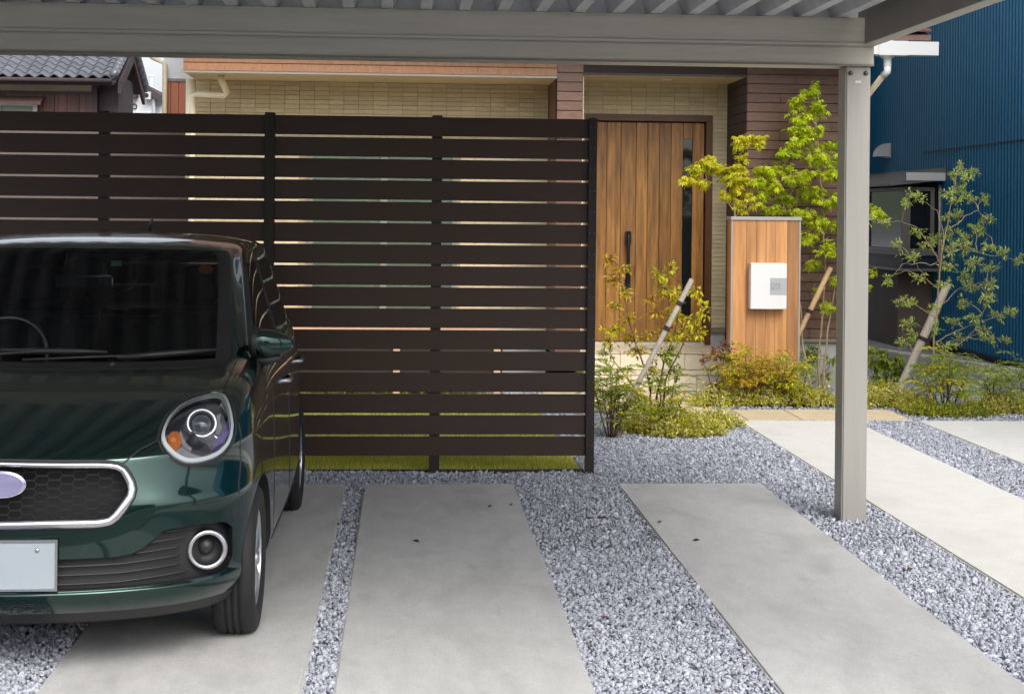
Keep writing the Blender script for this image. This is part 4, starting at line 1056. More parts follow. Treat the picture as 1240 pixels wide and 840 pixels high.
# ---- right bed: olive tree with its stake
bs = gnd(1124, 489); Y = bs.y
T = lambda u, v, dy=0: onY(u, v, Y + dy)
stems = [[bs, T(1129, 440), T(1132, 400), T(1136, 350), T(1140, 310), T(1148, 270), T(1153, 235), T(1163, 200)],
         [T(1139, 320), T(1128, 300), T(1110, 275), T(1092, 268), T(1070, 270)], [T(1141, 312), T(1142, 280), T(1135, 255), T(1110, 240)], [T(1139, 322), T(1115, 318), T(1092, 320), T(1078, 336)],
         [T(1140, 315), T(1165, 300), T(1200, 310), T(1234, 315)], [T(1146, 280), T(1168, 262), T(1185, 255), T(1196, 266)], [T(1131, 415), T(1150, 405), T(1185, 390), T(1220, 380)], [T(1131, 420), T(1160, 418), T(1180, 400), T(1200, 360)],
         [T(1134, 375), T(1160, 350), T(1195, 340)], [T(1133, 385), T(1110, 370), T(1090, 365)], [T(1131, 430), T(1105, 425), T(1092, 400)], [T(1136, 350), T(1120, 335), T(1105, 315)]]
ob = [(1164, 200, 6, 9), (1158, 210, 7, 7), (1170, 218, 8, 6), (1180, 208, 5, 5), (1166, 230, 7, 7), (1108, 238, 9, 6), (1102, 246, 6, 4), (1150, 235, 7, 7), (1160, 243, 8, 7), (1172, 240, 8, 6), (1190, 242, 8, 5), (1196, 266, 9, 5), (1055, 266, 8, 6), (1072, 270, 7, 4),
      (1145, 262, 6, 5), (1160, 262, 7, 6), (1178, 276, 8, 6), (1155, 282, 10, 7), (1165, 290, 10, 7), (1186, 280, 7, 6), (1110, 282, 8, 6), (1126, 295, 9, 7), (1135, 292, 7, 7), (1088, 298, 6, 7), (1152, 300, 10, 8), (1170, 302, 10, 7), (1195, 300, 10, 7), (1215, 306, 9, 6), (1232, 314, 8, 5), (1108, 312, 9, 6),
      (1150, 320, 10, 8), (1178, 320, 10, 7), (1076, 338, 7, 7), (1196, 325, 10, 7), (1200, 345, 9, 8), (1112, 335, 7, 6), (1145, 345, 9, 7), (1178, 348, 10, 8), (1165, 335, 8, 7), (1094, 364, 9, 6), (1102, 370, 6, 5), (1165, 368, 9, 7), (1195, 365, 10, 8), (1100, 392, 8, 7), (1128, 372, 6, 6), (1155, 392, 9, 6), (1180, 385, 10, 7), (1205, 382, 9, 7), (1224, 378, 9, 6), (1190, 400, 10, 7), (1160, 412, 9, 6), (1195, 412, 8, 5), (1218, 412, 7, 4), (1094, 416, 9, 7), (1110, 405, 8, 6), (1144, 420, 8, 6), (1130, 398, 6, 6)]
bl = [B(u + rnd.uniform(-2, 2), v, a * 1.35, b * 1.35, int(16 + a * 3.4), Y, rnd.uniform(-.35, .35)) for u, v, a, b in ob]
blob_plant('olive_tree', 'slender young olive like tree with small narrow leaves before the blue building', 'tree', bs, stems, bl, 'leaf_olive', 'lance', .040, .0135, .0105, 'bark', -.3, 7, twig_r=.0026, dens_=1.7)
stake('tree_stake', 'thick grey wooden stake leaning on the young olive tree', (onY(1082, 482, 13.75).x, 13.75, -.02), onY(1148, 343, 13.75), .037, 'stake_wood', (.53,))
# shrubs along the right bed
bs = gnd(1072, 478); Y = bs.y
blob_plant('broadleaf_shrub', 'bright green broad leaved shrub right behind the carport post', 'shrub', bs, [[bs, onY(1072, 450, Y), onY(1075, 425, Y)], [bs, onY(1060, 455, Y), onY(1055, 425, Y)], [bs, onY(1085, 458, Y), onY(1092, 442, Y)]],
           [B(1062, 428, 12, 8, 40, Y), B(1080, 436, 14, 7, 60, Y), B(1092, 445, 10, 7, 40, Y), B(1070, 445, 16, 8, 70, Y), B(1058, 445, 10, 8, 40, Y), B(1085, 456, 12, 7, 50, Y), B(1065, 460, 14, 7, 60, Y), B(1050, 432, 8, 10, 40, Y)],
           'leaf_green', 'oval', .062, .03, .008, 'bark_dark', .2, 5)
bs = gnd(1146, 500); frond_plant('nandina_shrub', 'tall feathery nandina with orange top in front of the olive tree', 'shrub', bs, 11, .50, .42, 'leaf_green', .045, .011, 'leaf_lime')
bs = gnd(1205, 497); frond_plant('nandina_shrub', 'dark green wispy nandina shrub before the concrete boundary wall', 'shrub', bs, 8, .36, .42, 'leaf_green', .045, .009, 'leaf_olive')
bs = gnd(1245, 490); frond_plant('nandina_shrub', 'wispy nandina shrub at the far end of the planted bed', 'shrub', bs, 7, .34, .40, 'leaf_olive', .045, .009, 'leaf_green')
bs = gnd(1080, 500)
cover_plant('ground_cover', 'yellow variegated ground cover beside the carport post', 'ground cover', bs, [gnd(u, v) for u, v in ((1052, 492), (1068, 490), (1085, 491), (1100, 494), (1060, 483), (1080, 482), (1112, 499))], .20, .22, 900, 'leaf_cover', .032, .018, None, 'leaf_lime')
bs = gnd(1170, 503)
cover_plant('ground_cover', 'low green and yellow ground cover under the tall nandina', 'ground cover', bs, [gnd(u, v) for u, v in ((1120, 502), (1140, 503), (1160, 503), (1178, 502))], .18, .15, 600, 'leaf_green', .026, .012, None, 'leaf_lime')
bs = gnd(1225, 500)
cover_plant('ground_cover', 'cream edged ground cover at the end of the planted bed', 'ground cover', bs, [gnd(u, v) for u, v in ((1198, 500), (1215, 498), (1232, 499), (1248, 500))], .20, .20, 800, 'leaf_cover', .028, .016, None, 'leaf_lime')
# fallen leaves
for i, (u, v, zz, lab) in enumerate(((442, 594, .014, 'small orange fallen leaf on the corner of the middle slab'), (727, 626, .012, 'dark red fallen leaf lying on the gravel'), (508, 656, .014, 'tiny dark fallen leaf on the middle slab'), (592, 614, .014, 'dark curled leaf at the end of the middle slab'), (618, 612, .014, 'dark curled leaf near the right edge of the middle slab'), (797, 633, .014, 'dark crumpled leaf at the edge of the right slab'), (838, 654, .014, 'flat dark leaf lying on the right slab'), (1098, 690, .012, 'orange fallen leaf on gravel beside the carport post'), (730, 750, .012, 'brown fallen leaf on gravel beside the right slab'))):
    p = gnd(u, v, zz); mb = MB(); a = rnd.uniform(0, 6.28)
    d_ = Vector((math.cos(a), math.sin(a), 0))
    for sg in (-1, 1):
        s_ = Vector((-d_.y, d_.x, 0)) * sg
        mb.add([p, p + d_ * .018 + s_ * .013 + Vector((0, 0, .010)), p + d_ * .042 + Vector((0, 0, .006)), p + d_ * .02], [(0, 1, 2, 3)])
    tag(mb.build('fallen_leaf', 'leaf_dead', None, p), lab, 'leaf')

# ============================================================ THE CAR (nose towards the street)
CX, CY = -1.365, 5.42
M['paint'] = mat('paint', (0.0030, 0.029, 0.0225), 0.20, 0.85, coat=1.0, spec=0.5)
M['glass_car'] = glass('glass_car', (0.40, 0.44, 0.42), 1.52)
M['glass_tint'] = glass('glass_tint', (0.10, 0.10, 0.11), 1.55)
M['lens'] = glass('lens', (0.92, 0.93, 0.95), 1.45)
M['trim'] = mat('trim', (0.014, 0.014, 0.015), 0.48, bump=0.08, bscale=300)
M['pocket'] = mat('pocket', (0.010, 0.010, 0.011), 0.6)
M['well'] = mat('well', (0.008, 0.008, 0.008), 0.9)
M['chrome'] = mat('chrome', (0.82, 0.82, 0.84), 0.10, 1.0)
M['satin'] = mat('satin', (0.56, 0.56, 0.59), 0.24, 1.0)
M['lamp_dark'] = mat('lamp_dark', (0.52, 0.52, 0.55), 0.16, 1.0)
M['drl'] = mat('drl', (0.50, 0.55, 0.55), 0.3)
M['amber'] = mat('amber', (0.36, 0.10, 0.012), 0.2, spec=0.7, bump=0.6, bscale=120)
M['reflect'] = mat('reflect', (0.60, 0.60, 0.62), 0.25, 0.75)
M['violet'] = mat('violet', (0.30, 0.22, 0.60), 0.15, 0.6)
M['projector'] = mat('projector', (0.05, 0.06, 0.07), 0.03, 0.2, spec=1.0)
M['badge'] = mat('badge', (0.45, 0.42, 0.68), 0.16, 0.7)
M['plate'] = mat('plate', lin(150, 158, 166), 0.45, var=0.03, vscale=10)
M['tyre'] = mat('tyre', (0.011, 0.011, 0.012), 0.75, var=0.2, vscale=20)
M['rim'] = mat('rim', (0.55, 0.55, 0.57), 0.28, 0.9)
M['cabin'] = mat('cabin', (0.025, 0.025, 0.027), 0.8)
M['seat_cloth'] = mat('seat_cloth', (0.03, 0.03, 0.033), 0.9, bump=0.2)
M['sticker_green'] = mat('sticker_green', lin(150, 200, 175), 0.6)
M['sticker_orange'] = mat('sticker_orange', lin(190, 110, 60), 0.6)
car = empty('parked_car', (CX, CY + 1.83, 0), 'dark green compact hatchback parked nose out under the carport', 'car')

Bp = [(0, 0), (.22, .012), (.42, .058), (.58, .130), (.70, .240), (.785, .40), (.822, .60), (.832, .97), (.832, 1.25), (.832, 2.02), (.832, 2.12), (.825, 2.85), (.80, 3.32), (.66, 3.58), (.36, 3.645), (0, 3.66)]
wf_ = [1, 1, 1, 1, .9, .6, .2] + [0] * 9
wr_ = [0] * 12 + [.5, 1, 1, 1]
ws_ = [0, 0, .1, .3, .6, .9] + [1] * 7 + [.6, .3, 0]
def ring(z, dyf, dxs, dyr=0.0, zs=None):
    out = []
    for k, (x, y) in enumerate(Bp):
        zz = z if zs is None else z + (zs - z) * min(1, max(0, (k - 2) / 4))
        out.append((x - dxs * ws_[k], y + dyf * wf_[k] - dyr * wr_[k], zz))
    return out
def cl_ring(ys, z): return [(0, y, z) for y in ys]
yc = [.20, .25, .32, .42, .52, .62, .75, 1.0, 1.25, 2.0, 2.1, 2.8, 3.1, 3.3, 3.4, 3.45]
rings = [cl_ring(yc, .18), ring(.18, .17, .10, .12), ring(.185, .13, .05, .08), ring(.246, .040, .016, .03), ring(.288, .003, .004, 0), ring(.318, -.004, 0, 0), ring(.345, .022, 0, 0),
         ring(.50, .020, 0, 0), ring(.60, .030, 0, .0), ring(.70, .048, .004, .0), ring(.765, .070, .006, .02, .80)]
rings.append([(0, .125, .800), (.22, .135, .801), (.42, .185, .806), (.57, .27, .832), (.685, .36, .862), (.764, .48, .872), (.806, .63, .872), (.823, .97, .88), (.825, 1.25, .88), (.825, 2.02, .88), (.825, 2.12, .88), (.817, 2.85, .88), (.79, 3.29, .88), (.64, 3.545, .88), (.35, 3.61, .88), (0, 3.62, .88)])
rings.append([(0, .40, .902), (.22, .405, .905), (.41, .43, .912), (.555, .48, .928), (.665, .54, .950), (.737, .63, .958), (.782, .74, .955), (.803, 1.0, .962), (.808, 1.26, .968), (.808, 2.02, .972), (.808, 2.12, .972), (.80, 2.85, .985), (.77, 3.27, .985), (.62, 3.52, .98), (.34, 3.58, .98), (0, 3.595, .98)])
belt = [(0, .845, 1.004), (.22, .85, 1.005), (.42, .87, 1.009), (.612, .93, 1.016), (.668, .975, 1.02), (.708, 1.045, 1.023), (.738, 1.11, 1.023), (.760, 1.20, 1.02), (.774, 1.32, 1.02), (.780, 2.02, 1.026), (.780, 2.12, 1.027), (.774, 2.85, 1.045), (.745, 3.24, 1.055), (.60, 3.48, 1.055), (.34, 3.54, 1.055), (0, 3.555, 1.055)]
rings.append(belt)
rings.append([(x - (.010 if k > 4 else 0), y + (.075, .075, .075, .07, .05, .03, .01)[k] if k < 7 else y, z + (.004 if k < 5 else .010)) for k, (x, y, z) in enumerate(belt)])
rings.append([(0, 1.49, 1.435), (.21, 1.495, 1.435), (.40, 1.52, 1.431), (.560, 1.575, 1.424), (.598, 1.625, 1.420), (.618, 1.70, 1.418), (.634, 1.76, 1.420), (.643, 1.84, 1.424), (.648, 1.94, 1.428), (.652, 2.06, 1.432), (.652, 2.15, 1.432), (.642, 2.88, 1.420), (.605, 3.24, 1.41), (.50, 3.38, 1.41), (.30, 3.43, 1.415), (0, 3.445, 1.415)])
rings.append([(0, 1.545, 1.462), (.21, 1.55, 1.462), (.40, 1.575, 1.459), (.545, 1.625, 1.455), (.583, 1.67, 1.452), (.606, 1.735, 1.450), (.624, 1.79, 1.452), (.633, 1.86, 1.456), (.638, 1.95, 1.460), (.642, 2.06, 1.465), (.642, 2.15, 1.465), (.632, 2.88, 1.450), (.597, 3.28, 1.44), (.50, 3.43, 1.44), (.30, 3.49, 1.445), (0, 3.505, 1.445)])
rings.append([(0, 1.64, 1.493), (.20, 1.645, 1.493), (.37, 1.67, 1.490), (.475, 1.71, 1.487), (.528, 1.75, 1.486), (.560, 1.80, 1.487), (.578, 1.84, 1.488), (.588, 1.90, 1.492), (.592, 1.97, 1.495), (.596, 2.06, 1.498), (.596, 2.15, 1.499), (.588, 2.86, 1.485), (.555, 3.20, 1.475), (.46, 3.36, 1.472), (.28, 3.42, 1.472), (0, 3.43, 1.472)])
rings.append([(0, 1.85, 1.520), (.16, 1.855, 1.520), (.27, 1.87, 1.519), (.33, 1.89, 1.518), (.36, 1.91, 1.518), (.375, 1.94, 1.519), (.385, 1.96, 1.519), (.39, 2.0, 1.520), (.395, 2.05, 1.521), (.40, 2.12, 1.523), (.40, 2.2, 1.523), (.39, 2.80, 1.512), (.37, 3.0, 1.505), (.30, 3.10, 1.50), (.18, 3.14, 1.50), (0, 3.15, 1.50)])
rings.append(cl_ring([2.05, 2.06, 2.07, 2.08, 2.09, 2.10, 2.12, 2.14, 2.17, 2.25, 2.35, 2.7, 2.8, 2.85, 2.88, 2.90], 1.528))
for c_, a_, b_ in ((2, -.004, .004), (3, -.013, .012), (4, -.016, .020), (5, -.010, .016)):      # crease running out from the grille to the wheel arch
    x, y, z = rings[8][c_]; rings[8][c_] = (x + (.006 if c_ > 3 else 0), y + a_, z + .01)
    x, y, z = rings[9][c_]; rings[9][c_] = (x - (.008 if c_ > 3 else 0), y + b_, z - .01)
IBELT = 13
nC = 16
bm = bmesh.new(); vv = []
for rg in rings: vv.append([bm.verts.new((x + CX, y + CY, z)) for x, y, z in rg])
cr_l = bm.edges.layers.float.new('crease_edge')
def mi(r, c):
    if r <= 1: return 4
    if r == 2 and c < 7: return 5
    if r == IBELT + 2 and c < 3: return 1
    if r in (IBELT + 1, IBELT + 2) and c == 3: return 3
    if r == IBELT and c < 4: return 3
    if r == IBELT + 1:
        if c < 3: return 1
        if c in (7, 8, 10): return 2
        if c in (6, 9): return 3
        if c in (13, 14): return 2
    return 0
for r in range(len(rings) - 1):
    for c in range(nC - 1):
        f = bm.faces.new((vv[r][c], vv[r][c + 1], vv[r + 1][c + 1], vv[r + 1][c])); f.material_index = mi(r, c); f.smooth = True
for r, cr in ((5, .55), (4, .15), (IBELT, .45), (IBELT + 1, .5), (IBELT + 2, .3), (10, .55), (11, .1)):
    for c in range(nC - 1):
        e = bm.edges.get((vv[r][c], vv[r][c + 1]))
        if e: e[cr_l] = cr
for c in range(2, 6):
    e = bm.edges.get((vv[8][c], vv[8][c + 1]))
    if e: e[cr_l] = .45
for c, cr in ((3, .5), (6, .3), (7, .6), (9, .6), (10, .6), (11, .6)):
    e = bm.edges.get((vv[IBELT + 1][c], vv[IBELT + 2][c]))
    if e: e[cr_l] = cr
bmesh.ops.recalc_face_normals(bm, faces=bm.faces)
# mirror by hand
geom = bm.verts[:] + bm.edges[:] + bm.faces[:]
dup = bmesh.ops.duplicate(bm, geom=geom)
nv = [g for g in dup['geom'] if isinstance(g, bmesh.types.BMVert)]; nf = [g for g in dup['geom'] if isinstance(g, bmesh.types.BMFace)]
for v in nv: v.co.x = 2 * CX - v.co.x
bmesh.ops.reverse_faces(bm, faces=nf)
bmesh.ops.remove_doubles(bm, verts=bm.verts, dist=.0004)
bmesh.ops.dissolve_degenerate(bm, dist=.0001, edges=bm.edges)
bmesh.ops.recalc_face_normals(bm, faces=bm.faces)
cme = bpy.data.meshes.new('cage'); bm.to_mesh(cme); bm.free()
M['valance'] = mat('valance', (0.008, 0.008, 0.009), 0.55)
for nme in ('paint', 'glass_car', 'glass_tint', 'trim', 'well', 'valance'): cme.materials.append(M[nme])
cage = bpy.data.objects.new('cage', cme); C.objects.link(cage)
ss = cage.modifiers.new('s', 'SUBSURF'); ss.levels = 3; ss.render_levels = 3; ss.use_limit_surface = True
def evaluate(o):
    dg = bpy.context.evaluated_depsgraph_get(); dg.update()
    return bpy.data.meshes.new_from_object(o.evaluated_get(dg), preserve_all_data_layers=True, depsgraph=dg)
bpy.context.view_layer.update()
smooth_me = evaluate(cage)
bvh = BVHTree.FromPolygons([v.co[:] for v in smooth_me.vertices], [p.vertices[:] for p in smooth_me.polygons])
from mathutils.kdtree import KDTree
kd = KDTree(len(smooth_me.vertices))
for v in smooth_me.vertices: kd.insert(v.co, v.index)
kd.balance()
VN = [v.normal.copy() for v in smooth_me.vertices]
EYEV = Vector((0, 0, EYE))
def SP(u, v):
    """point and outward normal of the bodywork under a photograph pixel"""
    h = bvh.ray_cast(EYEV, ray(u, v).normalized())
    if h[0] is None:
        h2 = bvh.find_nearest(EYEV + ray(u, v) * (CY + .5)); p, n_ = h2[0], h2[1]
    else: p, n_ = h[0], h[1]
    if n_.dot(p - Vector((CX, CY + 1.8, .7))) < 0: n_ = -n_
    return p, n_
def FR(x, z):
    """front of the body at lateral x (car coordinates), height z"""
    h = bvh.ray_cast(Vector((CX + x, CY - 1, z)), Vector((0, 1, 0)))
    return h[0] if h[0] is not None else Vector((CX + x, CY + .2, z))
def mir(p): return Vector((2 * CX - p.x, p.y, p.z))
def dens(pts, n):
    """closed outline resampled with rounded corners"""
    P_ = [Vector(p) for p in pts]; seg = [(P_[(i + 1) % len(P_)] - P_[i]).length for i in range(len(P_))]; T_ = sum(seg); out = []
    for k in range(n):
        d_ = T_ * k / n; i = 0
        while d_ > seg[i]: d_ -= seg[i]; i += 1
        out.append(P_[i].lerp(P_[(i + 1) % len(P_)], d_ / seg[i]))
    return out
cutters = []
def cutter(pts, d, dep, outw, m):
    c = MB().prism([p + d * outw for p in pts], -d * (dep + outw))
    o = c.build('cutter', m); cutters.append(o); return o
# outlines read from the photograph, placed on the bodywork
HLP = [(190.7, 535), (192.9, 520), (201.4, 503), (216.4, 488), (235.7, 478.5), (255, 473.4), (268, 472), (272, 472.5), (278, 481.4), (283.5, 498.6), (286, 515.7), (284, 532.9), (277, 545.7), (263.6, 556.5), (244.3, 562.9), (225, 565), (210, 558.6), (198, 547.9)]
HL = [SP(u, v)[0] for u, v in HLP]; HL = dens(HL, 40)
for _ in range(1): HL = [(HL[i - 1] + HL[i] * 2 + HL[(i + 1) % 40]) / 4 for i in range(40)]
hc = sum(HL, Vector()) / 40
hn = Vector()
for i in range(40): hn += (HL[i] - hc).cross(HL[(i + 1) % 40] - hc)
hn.normalize()
if hn.y > 0: hn = -hn
GRP = [(60, 558.5), (120, 558.5), (140, 559.5), (150, 563), (157, 572), (163, 584), (164.5, 592), (162, 602), (152, 617), (143, 628), (134, 635), (120, 637.5), (60, 638.5)]
gh = [SP(u, v)[0] for u, v in GRP]
ztg, zbg = gh[0].z + .004, gh[-1].z - .002
gfull = [Vector((CX, CY, ztg))] + gh + [Vector((CX, CY, zbg))] + [mir(p) for p in reversed(gh)]
gfull = dens(gfull, 72)
GR = [FR(p.x - CX, p.z) for p in gfull]
INP = [(75, 677), (140, 674), (160, 670), (172, 664), (200, 641), (240, 635), (272, 630.5), (278, 634), (281, 645), (282.5, 662), (281, 684), (276, 690), (262, 695), (244, 699), (210, 705), (180, 709), (120, 714), (75, 716)]
ih = [SP(u, v)[0] for u, v in INP]
ifull = [Vector((CX, FR(0, ih[0].z).y, ih[0].z - .002))] + ih + [Vector((CX, FR(0, ih[-1].z).y, ih[-1].z - .002))] + [mir(p) for p in reversed(ih)]
IN_ = [FR(p.x - CX, p.z) if abs(p.x - CX) < .6 else p for p in dens(ifull, 110)]
FWD = Vector((0, -1, 0))
cutter(HL, hn, .055, .06, 'lamp_dark'); HLm = [mir(p) for p in HL]; hnm = Vector((-hn.x, hn.y, hn.z)); cutter(HLm, hnm, .055, .06, 'lamp_dark')
cutter([Vector((p.x, CY + .02, p.z)) for p in GR], FWD, .16, .12, 'pocket')
# intake + fog pockets follow the curved nose: a curved slab cutter, column by column
itop = sorted([(p.x - CX, p.z) for p in ih[:8]]); ibot = sorted([(p.x - CX, p.z) for p in ih[9:]])
itop = [(-.01, itop[0][1])] + itop; ibot = [(-.01, ibot[0][1])] + ibot
XE = max(p.x for p in ih) - CX - .002
def crv(c, x):
    if x <= c[0][0]: return c[0][1]
    for (a_, b_), (c_, d_) in zip(c[:-1], c[1:]):
        if x <= c_: return b_ + (d_ - b_) * (x - a_) / max(1e-6, c_ - a_)
    return c[-1][1]
def off_in(p, d): return p + (FWD * .8 + Vector((1 if p.x > CX else -1, 0, 0)) * min(1, abs(p.x - CX) / .8) * .6).normalized() * d
inc = MB(); xs_ = [-XE + 2 * XE * k / 90 for k in range(91)]; vs = []; fs = []
for x in xs_:
    ax_ = abs(x); rd = max(0, (ax_ - (XE - .018)) / .018); zt_c, zb_c = crv(itop, ax_) - .016 * rd * rd, crv(ibot, ax_) + .016 * rd * rd
    for zz in (zt_c, zb_c):
        p = FR(x, zz); p = Vector((CX + x, p.y, zz))
        vs += [off_in(p, .10), off_in(p, -.042)]
for k in range(90):
    a_ = 4 * k; b_ = a_ + 4
    fs += [(a_, b_, b_ + 2, a_ + 2), (a_ + 1, a_ + 3, b_ + 3, b_ + 1), (a_, a_ + 1, b_ + 1, b_), (a_ + 2, b_ + 2, b_ + 3, a_ + 3)]
fs += [(0, 2, 3, 1), (360, 361, 363, 362)]
inc.add(vs, fs); cutters.append(inc.build('cutter', 'pocket'))
AX = (.73, 3.22)
for ay in AX:
    for sg in (-1, 1):
        c = MB(); c.lathe([(.0001, 0), (.322, 0), (.322, .42), (.0001, .42)], (CX + sg * .50, CY + ay, .287), (sg, 0, 0), 48); cutters.append(c.build('cutter', 'well'))
for c in cutters:
    bmx = bmesh.new(); bmx.from_mesh(c.data); bmesh.ops.remove_doubles(bmx, verts=bmx.verts, dist=.0003); bmesh.ops.recalc_face_normals(bmx, faces=bmx.faces); bmx.to_mesh(c.data); bmx.free()
    b_ = cage.modifiers.new('b', 'BOOLEAN'); b_.operation = 'DIFFERENCE'; b_.solver = 'EXACT'; b_.object = c; b_.material_mode = 'TRANSFER'
bpy.context.view_layer.update()
cut_me = evaluate(cage)
bpy.data.objects.remove(cage)
for c in cutters: bpy.data.objects.remove(c)
def split(name, mats, m, parent, fix_normals, comp=None):
    sel = [p for p in cut_me.polygons if cut_me.materials[p.material_index].name in mats]
    if comp is not None:
        par = {}
        def root(a):
            while par.setdefault(a, a) != a: par[a] = par[par[a]]; a = par[a]
            return a
        for p in sel:
            r0 = root(p.vertices[0])
            for vi in p.vertices[1:]: par[root(vi)] = r0
        grp = {}
        for p in sel: grp.setdefault(root(p.vertices[0]), []).append(p)
        gl_ = sorted(grp.values(), key=lambda g_: -len(g_)); sel = gl_[comp] if comp < len(gl_) else []
    if not sel: return None
    idx = {}; vs = []; fs = []
    for p in sel:
        f = []
        for vi in p.vertices:
            if vi not in idx: idx[vi] = len(vs); vs.append(cut_me.vertices[vi].co.copy())
            f.append(idx[vi])
        fs.append(f)
    me = bpy.data.meshes.new(name); p0 = WL[parent.name]
    me.from_pydata([v - p0 for v in vs], [], fs); me.materials.append(M[m])
    me.shade_smooth()
    if fix_normals:
        nr = []
        for v in vs:
            acc = Vector()
            for co, i, d_ in kd.find_n(v, 4): acc += VN[i] / (d_ + 1e-4)
            nr.append(acc.normalized())
        me.normals_split_custom_set_from_vertices(nr)
    else: me.set_sharp_from_angle(angle=R(35))
    o = bpy.data.objects.new(name, me); C.objects.link(o); o.parent = parent; WL[o.name] = p0
    return o
body = split('body', ('paint',), 'paint', car, True)
shield = split('windshield', ('glass_car',), 'glass_car', car, True)
for part_ in range(6): split('side_window', ('glass_tint',), 'glass_tint', car, True, comp=part_)
for part_ in range(8): split('pillar_trim', ('trim',), 'trim', car, True, comp=part_)
split('bumper_valance', ('valance',), 'valance', car, True)
split('underbody', ('well',), 'well', car, False)
split('lamp_housing', ('lamp_dark',), 'lamp_dark', car, False)
split('grille_recess', ('pocket',), 'pocket', car, False)

# --- headlights
def headlight(O_, c, n_, flip):
    f = (lambda p: mir(p)) if flip else (lambda p: p)
    # clear lens, domed out to the body's own curve
    h = bvh.ray_cast(hc + hn * .3, -hn)
    bul = (h[0] - hc).dot(hn) + .010
    lens = MB(); rings_ = []
    for s_, in ((1.0,), (.9,), (.75,), (.5,), (.25,)):
        rings_.append([f(hc + (p - hc) * s_ + hn * (bul * (1 - s_ ** 2.2) + .002)) for p in HL])
    vs = [p for r_ in rings_ for p in r_] + [f(hc + hn * bul)]; m_ = 40; fs = []
    for a in range(4):
        for k in range(m_): fs.append((a * m_ + k, a * m_ + (k + 1) % m_, (a + 1) * m_ + (k + 1) % m_, (a + 1) * m_ + k))
    for k in range(m_): fs.append((4 * m_ + k, 4 * m_ + (k + 1) % m_, 5 * m_))
    lens.add(vs, fs); lo = lens.build('headlight', 'lens', car, smooth=True)
    MB().loop_tube([f(p + hn * .001) for p in HL], .0045, 6).build('lamp_rim', 'trim', lo, smooth=True)
    # light guide ring
    gd = MB()
    o1 = [f(hc + (p - hc) * .93 - hn * .002) for p in HL]; o2 = [f(hc + (p - hc) * .93 + hn * .006) for p in HL]; i2 = [f(hc + (p - hc) * .855 + hn * .010) for p in HL]; i1 = [f(hc + (p - hc) * .845 - hn * .010) for p in HL]
    for A_, B_ in ((o1, o2), (o2, i2), (i2, i1)):
        gd.add(A_ + B_, [(k, (k + 1) % 40, 40 + (k + 1) % 40, 40 + k) for k in range(40)])
    gd.build('light_guide', 'drl', lo, smooth=True)
    # bezel floor
    fl = MB(); fl.add([f(hc + (p - hc) * .80 - hn * .026) for p in HL] + [f(hc - hn * .03)], [(k, (k + 1) % 40, 40) for k in range(40)]); fl.build('bezel', 'lamp_dark', lo)
    # projector
    def at(u, v, dpt):
        r_ = ray(u, v).normalized(); t = (hc - hn * dpt - EYEV).dot(hn) / r_.dot(hn); return EYEV + r_ * t
    pc = at(244, 513.5, .02); ax = (hn * .45 + Vector((0, -1, .0)) * .55 + Vector((.0, 0, .02))).normalized()
    fm = (lambda p: f(p)); axf = Vector((-ax.x, ax.y, ax.z)) if flip else ax; pf = f(pc)
    MB().lathe([(.058, -.02), (.0585, .012), (.055, .018), (.048, .019), (.043, .012), (.0415, -.004), (.040, -.012)], pf, axf, 32).build('projector_ring', 'rim', lo, smooth=True)
    MB().lathe([(.0405, -.003)] + [(.040 * math.cos(a), -.003 + .026 * math.sin(a)) for a in [k * math.pi / 12 for k in range(1, 6)]] + [(.0004, .0235)], pf, axf, 28).build('projector_lens', 'projector', lo, smooth=True)
    # amber indicator, reflector bowl, violet side reflector
    ac_ = [at(u, v, .008) for u, v in ((204, 527), (209, 522), (215, 522), (219, 527), (220, 534), (218, 541), (212, 545), (206, 542), (203, 534))]
    MB().prism([f(p) for p in ac_], Vector((-hn.x if flip else hn.x, hn.y, hn.z)) * -.02).build('indicator', 'amber', lo, smooth=False)
    am = at(209.5, 532.5, -.000); MB().lathe([(.0002, .004), (.010, .002), (.012, -.008)], f(am), axf, 14).build('bulb', 'sticker_orange', lo, smooth=True)
    bw_ = [at(u, v, .014) for u, v in ((206, 546), (221, 541), (232, 549), (246, 553), (262, 546), (268, 549), (258, 555), (244, 559), (226, 560), (213, 555))]
    MB().prism([f(p) for p in bw_], Vector((-hn.x if flip else hn.x, hn.y, hn.z)) * -.012).build('reflector', 'reflect', lo)
    vp = [at(u, v, .012) for u, v in ((262, 531), (271, 521), (275, 508), (279, 512), (278, 524), (270, 535), (258, 542))]
    MB().prism([f(p) for p in vp], Vector((-hn.x if flip else hn.x, hn.y, hn.z)) * -.012).build('side_reflector', 'violet', lo)
    cp_ = [at(u, v, .010) for u, v in ((266, 490), (272, 482), (276, 490), (279, 500), (274, 502), (270, 494))]
    MB().prism([f(p) for p in cp_], Vector((-hn.x if flip else hn.x, hn.y, hn.z)) * -.012).build('reflector', 'reflect', lo)
    ch = [at(u, v, .012) for u, v in ((262, 503), (267, 500), (270, 512), (266, 527), (261, 524), (264, 512))]
    MB().prism([f(p) for p in ch], Vector((-hn.x if flip else hn.x, hn.y, hn.z)) * -.010).build('reflector', 'reflect', lo)
    cm = [at(u, v, .012) for u, v in ((219, 520), (222, 530), (227, 538), (233, 542), (231, 546), (222, 540), (216, 528))]
    MB().prism([f(p) for p in cm], Vector((-hn.x if flip else hn.x, hn.y, hn.z)) * -.010).build('reflector', 'reflect', lo)
headlight(HL, hc, hn, False); headlight(HLm, None, None, True)
